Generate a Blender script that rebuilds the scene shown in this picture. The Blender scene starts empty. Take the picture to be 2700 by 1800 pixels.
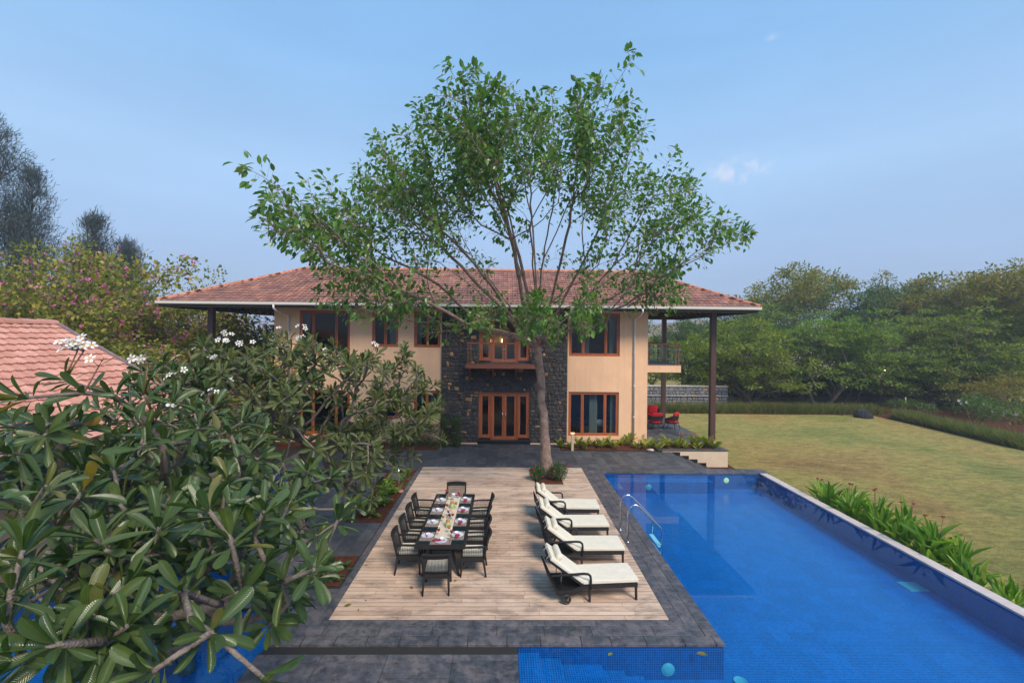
import bpy, math, random
import numpy as np
from mathutils import Vector, Matrix
random.seed(7)
rng = np.random.default_rng(7)
R = math.radians
sc = bpy.context.scene
COL = sc.collection

# ---------------------------------------------------------------- camera
F, CY = 1230.0, 893.0                     # focal length and principal row in photo pixels (2700 x 1800)
YAW, PITCH, ROLL = 0.0160, 0.0072, -0.00992
CAM = np.array([0.0, 0.0, 5.2])
def _axes():
    cy, sy, cp, sp, cr, sr = math.cos(YAW), math.sin(YAW), math.cos(PITCH), math.sin(PITCH), math.cos(ROLL), math.sin(ROLL)
    r = np.array([cy, -sy, 0]); f = np.array([sy*cp, cy*cp, -sp]); d = np.cross(f, r)
    return cr*r + sr*d, -sr*r + cr*d, f
AR, AD, AF = _axes()
cd = bpy.data.cameras.new('camera'); cam = bpy.data.objects.new('camera', cd); COL.objects.link(cam)
cam.matrix_world = Matrix(((AR[0], -AD[0], -AF[0], CAM[0]), (AR[1], -AD[1], -AF[1], CAM[1]), (AR[2], -AD[2], -AF[2], CAM[2]), (0, 0, 0, 1)))
cd.sensor_width = 36; cd.lens = 36*F/2700; cd.shift_y = -(900-CY)/2700; cd.clip_start = 0.05; cd.clip_end = 3000
sc.camera = cam
def ray(px, py):
    return (px-1350)/F*AR + (py-CY)/F*AD + AF
def at(px, py, Y):                        # world point seen at photo pixel, at depth Y
    d = ray(px, py); return CAM + d*(Y/d[1])
def gr(px, py, z=0.0):                    # world point seen at photo pixel, at height z
    d = ray(px, py); return CAM + d*((z-CAM[2])/d[2])

# ---------------------------------------------------------------- light
SUN_EL, SUN_ROT = R(46), R(152)
w = bpy.data.worlds.new('World'); sc.world = w; w.use_nodes = True
nt = w.node_tree; bg = nt.nodes['Background']
sky = nt.nodes.new('ShaderNodeTexSky'); sky.sky_type = 'NISHITA'; sky.sun_disc = False
sky.sun_elevation = SUN_EL; sky.sun_rotation = SUN_ROT; sky.air_density = 1.3; sky.dust_density = 1.0; sky.ozone_density = 3.0; sky.altitude = 0
wt_c = nt.nodes.new('ShaderNodeTexCoord')
hz = nt.nodes.new('ShaderNodeMix'); hz.data_type = 'RGBA'; hz.inputs[0].default_value = .86; nt.links.new(sky.outputs[0], hz.inputs[6]); 
hs_ = nt.nodes.new('ShaderNodeSeparateXYZ'); nt.links.new(wt_c.outputs['Generated'], hs_.inputs[0])
hr_ = nt.nodes.new('ShaderNodeValToRGB'); nt.links.new(hs_.outputs[2], hr_.inputs[0]); he = hr_.color_ramp.elements
he[0].position = 0; he[0].color = (.170, .225, .345, 1); he[1].position = 1; he[1].color = (.10, .22, .44, 1)
for p_, c_ in ((.14, (.205, .285, .435, 1)), (.30, (.225, .34, .50, 1)), (.50, (.155, .295, .49, 1))):
    q_ = he.new(p_); q_.color = c_
hm_ = nt.nodes.new('ShaderNodeVectorMath'); hm_.operation = 'SCALE'; nt.links.new(hr_.outputs[0], hm_.inputs[0]); hm_.inputs['Scale'].default_value = 11.3; sn1 = nt.nodes.new('ShaderNodeMapping'); sn1.inputs['Scale'].default_value = (1.0, 1.0, 3.5); nt.links.new(wt_c.outputs['Generated'], sn1.inputs[0])
sn2 = nt.nodes.new('ShaderNodeTexNoise'); sn2.inputs['Scale'].default_value = 2.6; sn2.inputs['Detail'].default_value = 6; nt.links.new(sn1.outputs[0], sn2.inputs['Vector'])
sn3 = nt.nodes.new('ShaderNodeMapRange'); nt.links.new(sn2.outputs[0], sn3.inputs[0]); sn3.inputs[1].default_value = .3; sn3.inputs[2].default_value = .7; sn3.inputs[3].default_value = 11.5; sn3.inputs[4].default_value = 12.7
nt.links.new(sn3.outputs[0], hm_.inputs['Scale']); nt.links.new(hm_.outputs[0], hz.inputs[7])
# thin little clouds low in the north-east sky
cmask = None
for (cx_, cy_, rx_, sc_) in ((1945, 448, .075, .9), (1835, 484, .016, .8), (2030, 100, .016, .5)):
    dv = ray(cx_, cy_); dv = dv/np.linalg.norm(dv)
    sb_ = nt.nodes.new('ShaderNodeVectorMath'); sb_.operation = 'SUBTRACT'; nt.links.new(wt_c.outputs['Generated'], sb_.inputs[0]); sb_.inputs[1].default_value = tuple(dv)
    sc2 = nt.nodes.new('ShaderNodeVectorMath'); sc2.operation = 'MULTIPLY'; nt.links.new(sb_.outputs[0], sc2.inputs[0]); sc2.inputs[1].default_value = (1/rx_, 1/rx_, 2.6/rx_)
    ln_ = nt.nodes.new('ShaderNodeVectorMath'); ln_.operation = 'LENGTH'; nt.links.new(sc2.outputs[0], ln_.inputs[0])
    m1 = nt.nodes.new('ShaderNodeMapRange'); nt.links.new(ln_.outputs['Value'], m1.inputs[0]); m1.inputs[1].default_value = .1; m1.inputs[2].default_value = 1.0; m1.inputs[3].default_value = sc_; m1.inputs[4].default_value = 0
    if cmask is None: cmask = m1.outputs[0]
    else:
        mx_ = nt.nodes.new('ShaderNodeMath'); mx_.operation = 'MAXIMUM'; nt.links.new(cmask, mx_.inputs[0]); nt.links.new(m1.outputs[0], mx_.inputs[1]); cmask = mx_.outputs[0]
cn = nt.nodes.new('ShaderNodeTexNoise'); cn.inputs['Scale'].default_value = 48; cn.inputs['Detail'].default_value = 7; cn.inputs['Distortion'].default_value = .4; nt.links.new(wt_c.outputs['Generated'], cn.inputs['Vector'])
cr_ = nt.nodes.new('ShaderNodeMapRange'); nt.links.new(cn.outputs[0], cr_.inputs[0]); cr_.inputs[1].default_value = .44; cr_.inputs[2].default_value = .74
cm = nt.nodes.new('ShaderNodeMath'); cm.operation = 'MULTIPLY'; nt.links.new(cmask, cm.inputs[0]); nt.links.new(cr_.outputs[0], cm.inputs[1])
cl_ = nt.nodes.new('ShaderNodeMix'); cl_.data_type = 'RGBA'; nt.links.new(cm.outputs[0], cl_.inputs[0]); nt.links.new(hz.outputs[2], cl_.inputs[6]); cl_.inputs[7].default_value = (5.0, 5.2, 6.0, 1)
nt.links.new(cl_.outputs[2], bg.inputs[0]); bg.inputs[1].default_value = 0.09
sd = bpy.data.lights.new('sun', 'SUN'); sun = bpy.data.objects.new('sun', sd); COL.objects.link(sun)
sd.energy = 2.0; sd.angle = R(20); sd.color = (1.0, 0.87, 0.72)
def sun_dir():                            # from scene towards the sun (Nishita rotation: clockwise from +Y)
    a = SUN_ROT; return Vector((math.sin(a)*math.cos(SUN_EL), math.cos(a)*math.cos(SUN_EL), math.sin(SUN_EL)))
sun.rotation_euler = sun_dir().to_track_quat('Z', 'Y').to_euler(); sun.location = (0, 0, 40)
vs = sc.view_settings; vs.view_transform = 'Standard'; vs.look = 'None'; vs.gamma = 1; vs.use_curve_mapping = False; vs.exposure = 0.85
sc.cycles.use_denoising = True
sc.cycles.max_bounces = 8; sc.cycles.transparent_max_bounces = 16; sc.cycles.caustics_reflective = False; sc.cycles.caustics_refractive = False

# ---------------------------------------------------------------- tagging
def tag(o, label=None, cat=None, group=None, kind=None):
    if label: o['label'] = label
    if cat: o['category'] = cat
    if group: o['group'] = group
    if kind: o['kind'] = kind
    return o
def empty(name, loc=(0, 0, 0), rz=0, label=None, cat=None, group=None):
    o = bpy.data.objects.new(name, None); COL.objects.link(o); o.location = loc; o.rotation_euler = (0, 0, rz); o.empty_display_size = .1
    return tag(o, label, cat, group)
KIDS = {}
def copy_tree(o, parent=None):
    c = o.copy(); COL.objects.link(c)
    if parent is not None: c.parent = parent; KIDS.setdefault(parent.name, []).append(c)
    for k in KIDS.get(o.name, []): copy_tree(k, c)
    return c

# ---------------------------------------------------------------- mesh builder
class MB:
    def __init__(s): s.v = []; s.f = []
    def add(s, vs_, fs):
        n = len(s.v); s.v.extend([tuple(map(float, p)) for p in vs_]); s.f.extend([tuple(i+n for i in f) for f in fs]); return s
    def box(s, x0, x1, y0, y1, z0, z1):
        return s.add([(x0,y0,z0),(x1,y0,z0),(x1,y1,z0),(x0,y1,z0),(x0,y0,z1),(x1,y0,z1),(x1,y1,z1),(x0,y1,z1)],
                     [(0,3,2,1),(4,5,6,7),(0,1,5,4),(1,2,6,5),(2,3,7,6),(3,0,4,7)])
    def beam(s, a, b, w_, h_, up=(0,0,1)):
        a = Vector(a); b = Vector(b); d = (b-a).normalized(); u = Vector(up)
        if abs(d.dot(u)) > .99: u = Vector((0,1,0))
        x = d.cross(u).normalized()*w_/2; z = x.cross(d).normalized()*h_/2
        return s.add([a-x-z, a+x-z, a+x+z, a-x+z, b-x-z, b+x-z, b+x+z, b-x+z], [(0,1,2,3),(7,6,5,4),(0,4,5,1),(1,5,6,2),(2,6,7,3),(3,7,4,0)])
    def tube(s, pts, r, n=8, cap=True):
        pts = [Vector(p) for p in pts]; m = len(pts)
        rs = r if hasattr(r, '__len__') else [r]*m
        u = None; base = len(s.v)
        for i, p in enumerate(pts):
            d = (pts[min(i+1, m-1)] - pts[max(i-1, 0)])
            d = d.normalized() if d.length > 1e-9 else Vector((0,0,1))
            if u is None: u = d.cross(Vector((0,0,1)) if abs(d.z) < .9 else Vector((1,0,0))).normalized()
            else:
                u = (u - d*u.dot(d)); u = u.normalized() if u.length > 1e-6 else d.orthogonal().normalized()
            v = d.cross(u)
            for k in range(n):
                a = 2*math.pi*k/n; s.v.append(tuple(p + (u*math.cos(a) + v*math.sin(a))*rs[i]))
        for i in range(m-1):
            for k in range(n):
                k2 = (k+1) % n; s.f.append((base+i*n+k, base+i*n+k2, base+(i+1)*n+k2, base+(i+1)*n+k))
        if cap: s.f.append(tuple(base+k for k in range(n))[::-1]); s.f.append(tuple(base+(m-1)*n+k for k in range(n)))
        return s
    def lathe(s, prof, c=(0,0,0), n=20, axis='z'):
        base = len(s.v); m = len(prof)
        for (r, z) in prof:
            for k in range(n):
                a = 2*math.pi*k/n; x, y = r*math.cos(a), r*math.sin(a)
                p = (x, y, z) if axis == 'z' else ((x, z, y) if axis == 'y' else (z, x, y))
                s.v.append((p[0]+c[0], p[1]+c[1], p[2]+c[2]))
        for i in range(m-1):
            for k in range(n):
                k2 = (k+1) % n; s.f.append((base+i*n+k, base+i*n+k2, base+(i+1)*n+k2, base+(i+1)*n+k))
        return s
    def prism(s, poly, z0, z1):
        n = len(poly); b = len(s.v)
        s.v += [(float(x), float(y), z0) for x, y in poly] + [(float(x), float(y), z1) for x, y in poly]
        s.f.append(tuple(b+i for i in range(n))[::-1]); s.f.append(tuple(b+n+i for i in range(n)))
        for i in range(n): j = (i+1) % n; s.f.append((b+i, b+j, b+n+j, b+n+i))
        return s
    def ell(s, c, r, nu=12, nv=8, rot=None):
        b = len(s.v); M_ = rot or Matrix.Identity(3); c = Vector(c)
        for i in range(nv+1):
            t = math.pi*i/nv
            for k in range(nu):
                a = 2*math.pi*k/nu
                s.v.append(tuple(c + M_ @ Vector((r[0]*math.sin(t)*math.cos(a), r[1]*math.sin(t)*math.sin(a), r[2]*math.cos(t)))))
        for i in range(nv):
            for k in range(nu): k2 = (k+1) % nu; s.f.append((b+i*nu+k, b+(i+1)*nu+k, b+(i+1)*nu+k2, b+i*nu+k2))
        return s
    def xf(s, M_):
        s.v = [tuple(M_ @ Vector(p)) for p in s.v]; return s
    def build(s, name, m, parent=None, smooth=False, bevel=0, seg=2, subsurf=0):
        me = bpy.data.meshes.new(name); me.from_pydata(s.v, [], s.f); me.update()
        return link(name, me, m, parent, smooth, bevel, seg, subsurf)
def link(name, me, m, parent=None, smooth=False, bevel=0, seg=2, subsurf=0):
    o = bpy.data.objects.new(name, me); COL.objects.link(o)
    me.materials.append(m)
    if smooth: me.polygons.foreach_set('use_smooth', [True]*len(me.polygons))
    if bevel:
        b = o.modifiers.new('bevel', 'BEVEL'); b.width = bevel; b.segments = seg; b.limit_method = 'ANGLE'; b.angle_limit = R(40)
    if subsurf:
        b = o.modifiers.new('sub', 'SUBSURF'); b.levels = subsurf; b.render_levels = subsurf
    if parent is not None: o.parent = parent; KIDS.setdefault(parent.name, []).append(o)
    return o
def npmesh(name, V, Fq, m, parent=None, uv=None, smooth=False):
    me = bpy.data.meshes.new(name); me.from_pydata(V.tolist(), [], Fq.tolist()); me.update()
    if uv is not None:
        l = me.uv_layers.new(name='UVMap'); l.data.foreach_set('uv', uv[Fq.reshape(-1)].reshape(-1).astype(np.float32))
    return link(name, me, m, parent, smooth)

# ---------------------------------------------------------------- materials
def mat(name):
    m = bpy.data.materials.new(name); m.use_nodes = True
    return m, m.node_tree.nodes, m.node_tree.links, m.node_tree.nodes['Principled BSDF']
def N(ns, t, **kw):
    n = ns.new(t)
    for k, v in kw.items(): setattr(n, k, v)
    return n
def setin(n, **kw):
    for k, v in kw.items(): n.inputs[k].default_value = v
    return n
def ramp(ns, stops, interp='LINEAR'):
    r = ns.new('ShaderNodeValToRGB'); r.color_ramp.interpolation = interp
    e = r.color_ramp.elements
    while len(e) < len(stops): e.new(.5)
    for i, (p, c) in enumerate(stops): e[i].position = p; e[i].color = (*c, 1) if len(c) == 3 else c
    return r
def plain(name, c, rough=.5, metal=0, bump=0, bscale=60, var=0, spec=.5, vscale=3, coords='Object'):
    m, ns, L, b = mat(name)
    b.inputs['Base Color'].default_value = (*c, 1); b.inputs['Roughness'].default_value = rough; b.inputs['Metallic'].default_value = metal
    b.inputs['Specular IOR Level'].default_value = spec
    tc = N(ns, 'ShaderNodeTexCoord')
    if var:
        nz = N(ns, 'ShaderNodeTexNoise'); setin(nz, Scale=vscale, Detail=6.0, Roughness=.65); L.new(tc.outputs[coords], nz.inputs['Vector'])
        r = ramp(ns, [(.25, tuple(x*(1-var) for x in c)), (.75, tuple(min(1, x*(1+var)) for x in c))]); L.new(nz.outputs[0], r.inputs[0]); L.new(r.outputs[0], b.inputs['Base Color'])
    if bump:
        nz = N(ns, 'ShaderNodeTexNoise'); setin(nz, Scale=bscale, Detail=4.0); L.new(tc.outputs[coords], nz.inputs['Vector'])
        bp = N(ns, 'ShaderNodeBump'); setin(bp, Strength=bump, Distance=.02); L.new(nz.outputs[0], bp.inputs['Height']); L.new(bp.outputs[0], b.inputs['Normal'])
    return m
def island(name, stops, rough=.6, nscale=4, namt=.35, bump=.15, bscale=40, stretch=(1,1,1), dark=None, dscale=1.2, dlo=.55, dhi=.7, spec=.5, interp='LINEAR', dstretch=None):
    """colour picked per piece (slab, plank, tile, stone), with noise and optional dirt patches"""
    m, ns, L, b = mat(name)
    g = N(ns, 'ShaderNodeNewGeometry'); r = ramp(ns, stops, interp); L.new(g.outputs['Random Per Island'], r.inputs[0])
    tc = N(ns, 'ShaderNodeTexCoord'); mp = N(ns, 'ShaderNodeMapping'); mp.inputs['Scale'].default_value = stretch; L.new(tc.outputs['Object'], mp.inputs[0])
    nz = N(ns, 'ShaderNodeTexNoise'); setin(nz, Scale=nscale, Detail=8.0, Roughness=.7); L.new(mp.outputs[0], nz.inputs['Vector'])
    rr = ramp(ns, [(.3, (1-namt,)*3), (.7, (1+namt,)*3)]); L.new(nz.outputs[0], rr.inputs[0])
    mx = N(ns, 'ShaderNodeMix', data_type='RGBA', blend_type='MULTIPLY'); mx.inputs[0].default_value = 1
    L.new(r.outputs[0], mx.inputs[6]); L.new(rr.outputs[0], mx.inputs[7]); out = mx.outputs[2]
    if dark:
        n2 = N(ns, 'ShaderNodeTexNoise'); setin(n2, Scale=dscale, Detail=9.0, Roughness=.72, Distortion=.3); mp2 = N(ns, 'ShaderNodeMapping'); mp2.inputs['Scale'].default_value = dstretch or stretch; L.new(tc.outputs['Object'], mp2.inputs[0]); L.new(mp2.outputs[0], n2.inputs['Vector'])
        r2 = ramp(ns, [(dlo, (0,0,0)), (dhi, (1,1,1))]); L.new(n2.outputs[0], r2.inputs[0])
        m2 = N(ns, 'ShaderNodeMix', data_type='RGBA'); L.new(r2.outputs[0], m2.inputs[0]); L.new(out, m2.inputs[6]); m2.inputs[7].default_value = (*dark, 1); out = m2.outputs[2]
    L.new(out, b.inputs['Base Color']); b.inputs['Roughness'].default_value = rough; b.inputs['Specular IOR Level'].default_value = spec
    n3 = N(ns, 'ShaderNodeTexNoise'); setin(n3, Scale=bscale, Detail=5.0); L.new(mp.outputs[0], n3.inputs['Vector'])
    bp = N(ns, 'ShaderNodeBump'); setin(bp, Strength=bump, Distance=.02); L.new(n3.outputs[0], bp.inputs['Height']); L.new(bp.outputs[0], b.inputs['Normal'])
    return m
def leafm(name, stops, rough=.45, trans=.3, vein=False, back=None, spec=.5, tint=1.0, hue=0):
    m, ns, L, b = mat(name)
    g = N(ns, 'ShaderNodeNewGeometry'); r = ramp(ns, stops); L.new(g.outputs['Random Per Island'], r.inputs[0]); out = r.outputs[0]
    oi = N(ns, 'ShaderNodeObjectInfo')
    hs = N(ns, 'ShaderNodeHueSaturation'); L.new(out, hs.inputs['Color'])
    mr = N(ns, 'ShaderNodeMapRange'); L.new(oi.outputs['Random'], mr.inputs[0]); mr.inputs[3].default_value = .5-hue; mr.inputs[4].default_value = .5+hue; L.new(mr.outputs[0], hs.inputs['Hue'])
    out = hs.outputs[0]
    if vein:
        uv = N(ns, 'ShaderNodeUVMap'); sp = N(ns, 'ShaderNodeSeparateXYZ'); L.new(uv.outputs[0], sp.inputs[0])
        # v = 0.5 on the midrib; side veins slanted
        a = N(ns, 'ShaderNodeMath', operation='SUBTRACT'); L.new(sp.outputs[1], a.inputs[0]); a.inputs[1].default_value = .5
        ab = N(ns, 'ShaderNodeMath', operation='ABSOLUTE'); L.new(a.outputs[0], ab.inputs[0])
        mid = N(ns, 'ShaderNodeMapRange'); L.new(ab.outputs[0], mid.inputs[0]); mid.inputs[1].default_value = .012; mid.inputs[2].default_value = .035; mid.inputs[3].default_value = 1; mid.inputs[4].default_value = 0
        s1 = N(ns, 'ShaderNodeMath', operation='MULTIPLY'); L.new(ab.outputs[0], s1.inputs[0]); s1.inputs[1].default_value = -.16
        s2 = N(ns, 'ShaderNodeMath', operation='ADD'); L.new(sp.outputs[0], s2.inputs[0]); L.new(s1.outputs[0], s2.inputs[1])
        s3 = N(ns, 'ShaderNodeMath', operation='MULTIPLY'); L.new(s2.outputs[0], s3.inputs[0]); s3.inputs[1].default_value = 26*math.pi*2
        sn = N(ns, 'ShaderNodeMath', operation='SINE'); L.new(s3.outputs[0], sn.inputs[0])
        vr = N(ns, 'ShaderNodeMapRange'); L.new(sn.outputs[0], vr.inputs[0]); vr.inputs[1].default_value = .2; vr.inputs[2].default_value = 1; vr.inputs[3].default_value = 0; vr.inputs[4].default_value = .22
        mxv = N(ns, 'ShaderNodeMath', operation='MAXIMUM'); L.new(mid.outputs[0], mxv.inputs[0]); L.new(vr.outputs[0], mxv.inputs[1])
        ml = N(ns, 'ShaderNodeMath', operation='MULTIPLY'); L.new(mxv.outputs[0], ml.inputs[0]); ml.inputs[1].default_value = .26
        m2 = N(ns, 'ShaderNodeMix', data_type='RGBA'); L.new(ml.outputs[0], m2.inputs[0]); L.new(out, m2.inputs[6]); m2.inputs[7].default_value = (.30, .36, .12, 1); out = m2.outputs[2]
        tc = N(ns, 'ShaderNodeTexCoord'); nz = N(ns, 'ShaderNodeTexNoise'); setin(nz, Scale=14.0, Detail=6.0); L.new(tc.outputs['Object'], nz.inputs['Vector'])
        rr = ramp(ns, [(.3, (.75,.75,.72)), (.75, (1.25,1.25,1.3))]); L.new(nz.outputs[0], rr.inputs[0])
        m3 = N(ns, 'ShaderNodeMix', data_type='RGBA', blend_type='MULTIPLY'); m3.inputs[0].default_value = 1; L.new(out, m3.inputs[6]); L.new(rr.outputs[0], m3.inputs[7]); out = m3.outputs[2]
        bp = N(ns, 'ShaderNodeBump'); setin(bp, Strength=.3, Distance=.004); L.new(sn.outputs[0], bp.inputs['Height']); L.new(bp.outputs[0], b.inputs['Normal'])
    if back:
        m4 = N(ns, 'ShaderNodeMix', data_type='RGBA'); L.new(g.outputs['Backfacing'], m4.inputs[0])
        mm = N(ns, 'ShaderNodeMix', data_type='RGBA'); mm.inputs[0].default_value = .6; L.new(out, mm.inputs[6]); mm.inputs[7].default_value = (*back, 1)
        L.new(out, m4.inputs[6]); L.new(mm.outputs[2], m4.inputs[7]); out = m4.outputs[2]
    L.new(out, b.inputs['Base Color']); b.inputs['Roughness'].default_value = rough; b.inputs['Specular IOR Level'].default_value = spec
    if trans:
        tr = N(ns, 'ShaderNodeBsdfTranslucent'); br = N(ns, 'ShaderNodeMix', data_type='RGBA', blend_type='MULTIPLY'); br.inputs[0].default_value = 1
        L.new(out, br.inputs[6]); br.inputs[7].default_value = (1.5, 1.7, .7, 1); L.new(br.outputs[2], tr.inputs[0])
        ms = N(ns, 'ShaderNodeMixShader'); ms.inputs[0].default_value = trans; L.new(b.outputs[0], ms.inputs[1]); L.new(tr.outputs[0], ms.inputs[2])
        L.new(ms.outputs[0], ns['Material Output'].inputs[0])
    return m
def emis(name, c, s):
    m, ns, L, b = mat(name); b.inputs['Base Color'].default_value = (*c, 1); b.inputs['Emission Color'].default_value = (*c, 1); b.inputs['Emission Strength'].default_value = s; return m
def glass(name, tint=(.9,.95,.95), ior=1.5, mult=1.0, bump=0, rough=.0):
    """thin sheet: see-through with a fresnel reflection"""
    m, ns, L, b = mat(name)
    t = N(ns, 'ShaderNodeBsdfTransparent'); t.inputs[0].default_value = (*tint, 1)
    gl = N(ns, 'ShaderNodeBsdfGlossy'); gl.inputs['Roughness'].default_value = rough
    fr = N(ns, 'ShaderNodeFresnel'); fr.inputs[0].default_value = ior
    ml = N(ns, 'ShaderNodeMath', operation='MULTIPLY'); ml.inputs[1].default_value = mult
    gb = N(ns, 'ShaderNodeNewGeometry'); ff = N(ns, 'ShaderNodeMath', operation='SUBTRACT'); ff.inputs[0].default_value = 1; L.new(gb.outputs['Backfacing'], ff.inputs[1])
    fm = N(ns, 'ShaderNodeMath', operation='MULTIPLY'); L.new(fr.outputs[0], fm.inputs[0]); L.new(ff.outputs[0], fm.inputs[1]); L.new(fm.outputs[0], ml.inputs[0])
    ms = N(ns, 'ShaderNodeMixShader'); L.new(ml.outputs[0], ms.inputs[0]); L.new(t.outputs[0], ms.inputs[1]); L.new(gl.outputs[0], ms.inputs[2])
    if bump:
        tc = N(ns, 'ShaderNodeTexCoord'); nz = N(ns, 'ShaderNodeTexNoise'); setin(nz, Scale=1.6, Detail=3.0); L.new(tc.outputs['Object'], nz.inputs['Vector'])
        bp = N(ns, 'ShaderNodeBump'); setin(bp, Strength=bump, Distance=.02); L.new(nz.outputs[0], bp.inputs['Height']); L.new(bp.outputs[0], gl.inputs['Normal']); L.new(bp.outputs[0], fr.inputs['Normal'])
    L.new(ms.outputs[0], ns['Material Output'].inputs[0]); return m

def pool_tile():
    m, ns, L, b = mat('blue_mosaic')
    S = .04
    tc = N(ns, 'ShaderNodeTexCoord'); sp = N(ns, 'ShaderNodeSeparateXYZ'); L.new(tc.outputs['Object'], sp.inputs[0])
    g = N(ns, 'ShaderNodeNewGeometry'); sn = N(ns, 'ShaderNodeSeparateXYZ'); L.new(g.outputs['True Normal'], sn.inputs[0])
    def lines(size, wd):
        acc = None
        for i in range(3):
            d = N(ns, 'ShaderNodeMath', operation='DIVIDE'); L.new(sp.outputs[i], d.inputs[0]); d.inputs[1].default_value = size
            a0 = N(ns, 'ShaderNodeMath', operation='ADD'); L.new(d.outputs[0], a0.inputs[0]); a0.inputs[1].default_value = .45
            f = N(ns, 'ShaderNodeMath', operation='FRACT'); L.new(a0.outputs[0], f.inputs[0])
            c = N(ns, 'ShaderNodeMath', operation='LESS_THAN'); L.new(f.outputs[0], c.inputs[0]); c.inputs[1].default_value = wd
            ab = N(ns, 'ShaderNodeMath', operation='ABSOLUTE'); L.new(sn.outputs[i], ab.inputs[0])
            l2 = N(ns, 'ShaderNodeMath', operation='LESS_THAN'); L.new(ab.outputs[0], l2.inputs[0]); l2.inputs[1].default_value = .5
            mu = N(ns, 'ShaderNodeMath', operation='MULTIPLY'); L.new(c.outputs[0], mu.inputs[0]); L.new(l2.outputs[0], mu.inputs[1])
            if acc is None: acc = mu.outputs[0]
            else:
                mx = N(ns, 'ShaderNodeMath', operation='MAXIMUM'); L.new(acc, mx.inputs[0]); L.new(mu.outputs[0], mx.inputs[1]); acc = mx.outputs[0]
        return acc
    ln = lines(S, .15)
    def cell(size):
        vm = N(ns, 'ShaderNodeVectorMath', operation='SCALE'); L.new(tc.outputs['Object'], vm.inputs[0]); vm.inputs['Scale'].default_value = 1/size
        va = N(ns, 'ShaderNodeVectorMath', operation='ADD'); L.new(vm.outputs[0], va.inputs[0]); va.inputs[1].default_value = (.45,)*3
        fl = N(ns, 'ShaderNodeVectorMath', operation='FLOOR'); L.new(va.outputs[0], fl.inputs[0])
        wn = N(ns, 'ShaderNodeTexWhiteNoise'); L.new(fl.outputs[0], wn.inputs[0]); return wn.outputs[0]
    r1 = ramp(ns, [(0, (.000, .074, .27)), (.5, (.000, .096, .335)), (1, (.000, .122, .40))]); L.new(cell(S), r1.inputs[0])
    r2 = ramp(ns, [(0, (.82,)*3), (1, (1.15,)*3)]); L.new(cell(S*8), r2.inputs[0])
    mm = N(ns, 'ShaderNodeMix', data_type='RGBA', blend_type='MULTIPLY'); mm.inputs[0].default_value = 1; L.new(r1.outputs[0], mm.inputs[6]); L.new(r2.outputs[0], mm.inputs[7])
    m2 = N(ns, 'ShaderNodeMix', data_type='RGBA'); L.new(ln, m2.inputs[0]); L.new(mm.outputs[2], m2.inputs[6]); m2.inputs[7].default_value = (.02, .26, .60, 1)
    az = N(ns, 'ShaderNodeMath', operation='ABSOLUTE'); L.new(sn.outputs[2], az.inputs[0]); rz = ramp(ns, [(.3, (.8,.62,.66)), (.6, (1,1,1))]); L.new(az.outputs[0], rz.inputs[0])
    m5 = N(ns, 'ShaderNodeMix', data_type='RGBA', blend_type='MULTIPLY'); m5.inputs[0].default_value = 1; L.new(m2.outputs[2], m5.inputs[6]); L.new(rz.outputs[0], m5.inputs[7])   # shade on the upright faces put into the tile colour
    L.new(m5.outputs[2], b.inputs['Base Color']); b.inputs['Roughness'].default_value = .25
    return m

M = {}
M['stucco'] = plain('warm_stucco', (.90, .57, .355), .85, bump=.25, bscale=90, var=.07, vscale=1.3, spec=.2)
def streaks(m):
    ns, L = m.node_tree.nodes, m.node_tree.links; b = ns['Principled BSDF']; src = b.inputs['Base Color'].links[0].from_socket
    tc = N(ns, 'ShaderNodeTexCoord'); mp = N(ns, 'ShaderNodeMapping'); mp.inputs['Scale'].default_value = (3.2, 3.2, .22); L.new(tc.outputs['Object'], mp.inputs[0])
    nz = N(ns, 'ShaderNodeTexNoise'); setin(nz, Scale=1.6, Detail=8.0, Roughness=.7); L.new(mp.outputs[0], nz.inputs['Vector'])
    r = ramp(ns, [(.38, (1.03,1.02,1.01)), (.62, (.97,.96,.95)), (.78, (.80,.78,.76))]); L.new(nz.outputs[0], r.inputs[0])
    mx = N(ns, 'ShaderNodeMix', data_type='RGBA', blend_type='MULTIPLY'); mx.inputs[0].default_value = 1; L.new(src, mx.inputs[6]); L.new(r.outputs[0], mx.inputs[7]); L.new(mx.outputs[2], b.inputs['Base Color'])
streaks(M['stucco'])
M['cream_wall'] = plain('cream_plaster', (.72, .56, .40), .85, bump=.2, var=.1, vscale=2, spec=.2)
M['deck'] = island('weathered_planks', [(0, (.52,.355,.255)), (.35, (.64,.46,.335)), (.7, (.74,.555,.415)), (1, (.60,.425,.31))], .8, 6, .17, .25, 30, (.55,3.4,1), dark=(.20,.15,.12), dscale=1.5, dlo=.48, dhi=.74, dstretch=(.8,1.9,1), spec=.2)
M['paver'] = island('slate_slabs', [(0, (.060,.064,.070)), (.5, (.085,.088,.094)), (1, (.115,.113,.115))], .6, 3.5, .5, .35, 18, dark=(.20,.175,.155), dscale=2.2, dlo=.55, dhi=.80, spec=.4)
M['paver_rough'] = island('rough_slate_slabs', [(0, (.055,.060,.070)), (.5, (.080,.083,.095)), (1, (.105,.102,.11))], .5, 7, .65, .6, 14, dark=(.25,.21,.20), dscale=2.6, dlo=.48, dhi=.78, spec=.5)
M['black_stone'] = plain('black_granite', (.012,.013,.015), .3)
M['grout'] = plain('dark_bedding', (.025,.024,.022), .9)
M['soil'] = plain('red_soil', (.115,.040,.022), .95, bump=1.0, bscale=25, var=.45, vscale=9, spec=.1)
M['basalt'] = island('rubble_stone', [(0, (.045,.046,.050)), (.3, (.072,.068,.068)), (.6, (.105,.088,.080)), (.78, (.072,.070,.072)), (.91, (.14,.098,.072)), (.93, (.36,.19,.09)), (1, (.52,.28,.13))], .8, 6, .45, .8, 14, spec=.3, interp='LINEAR')
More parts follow.
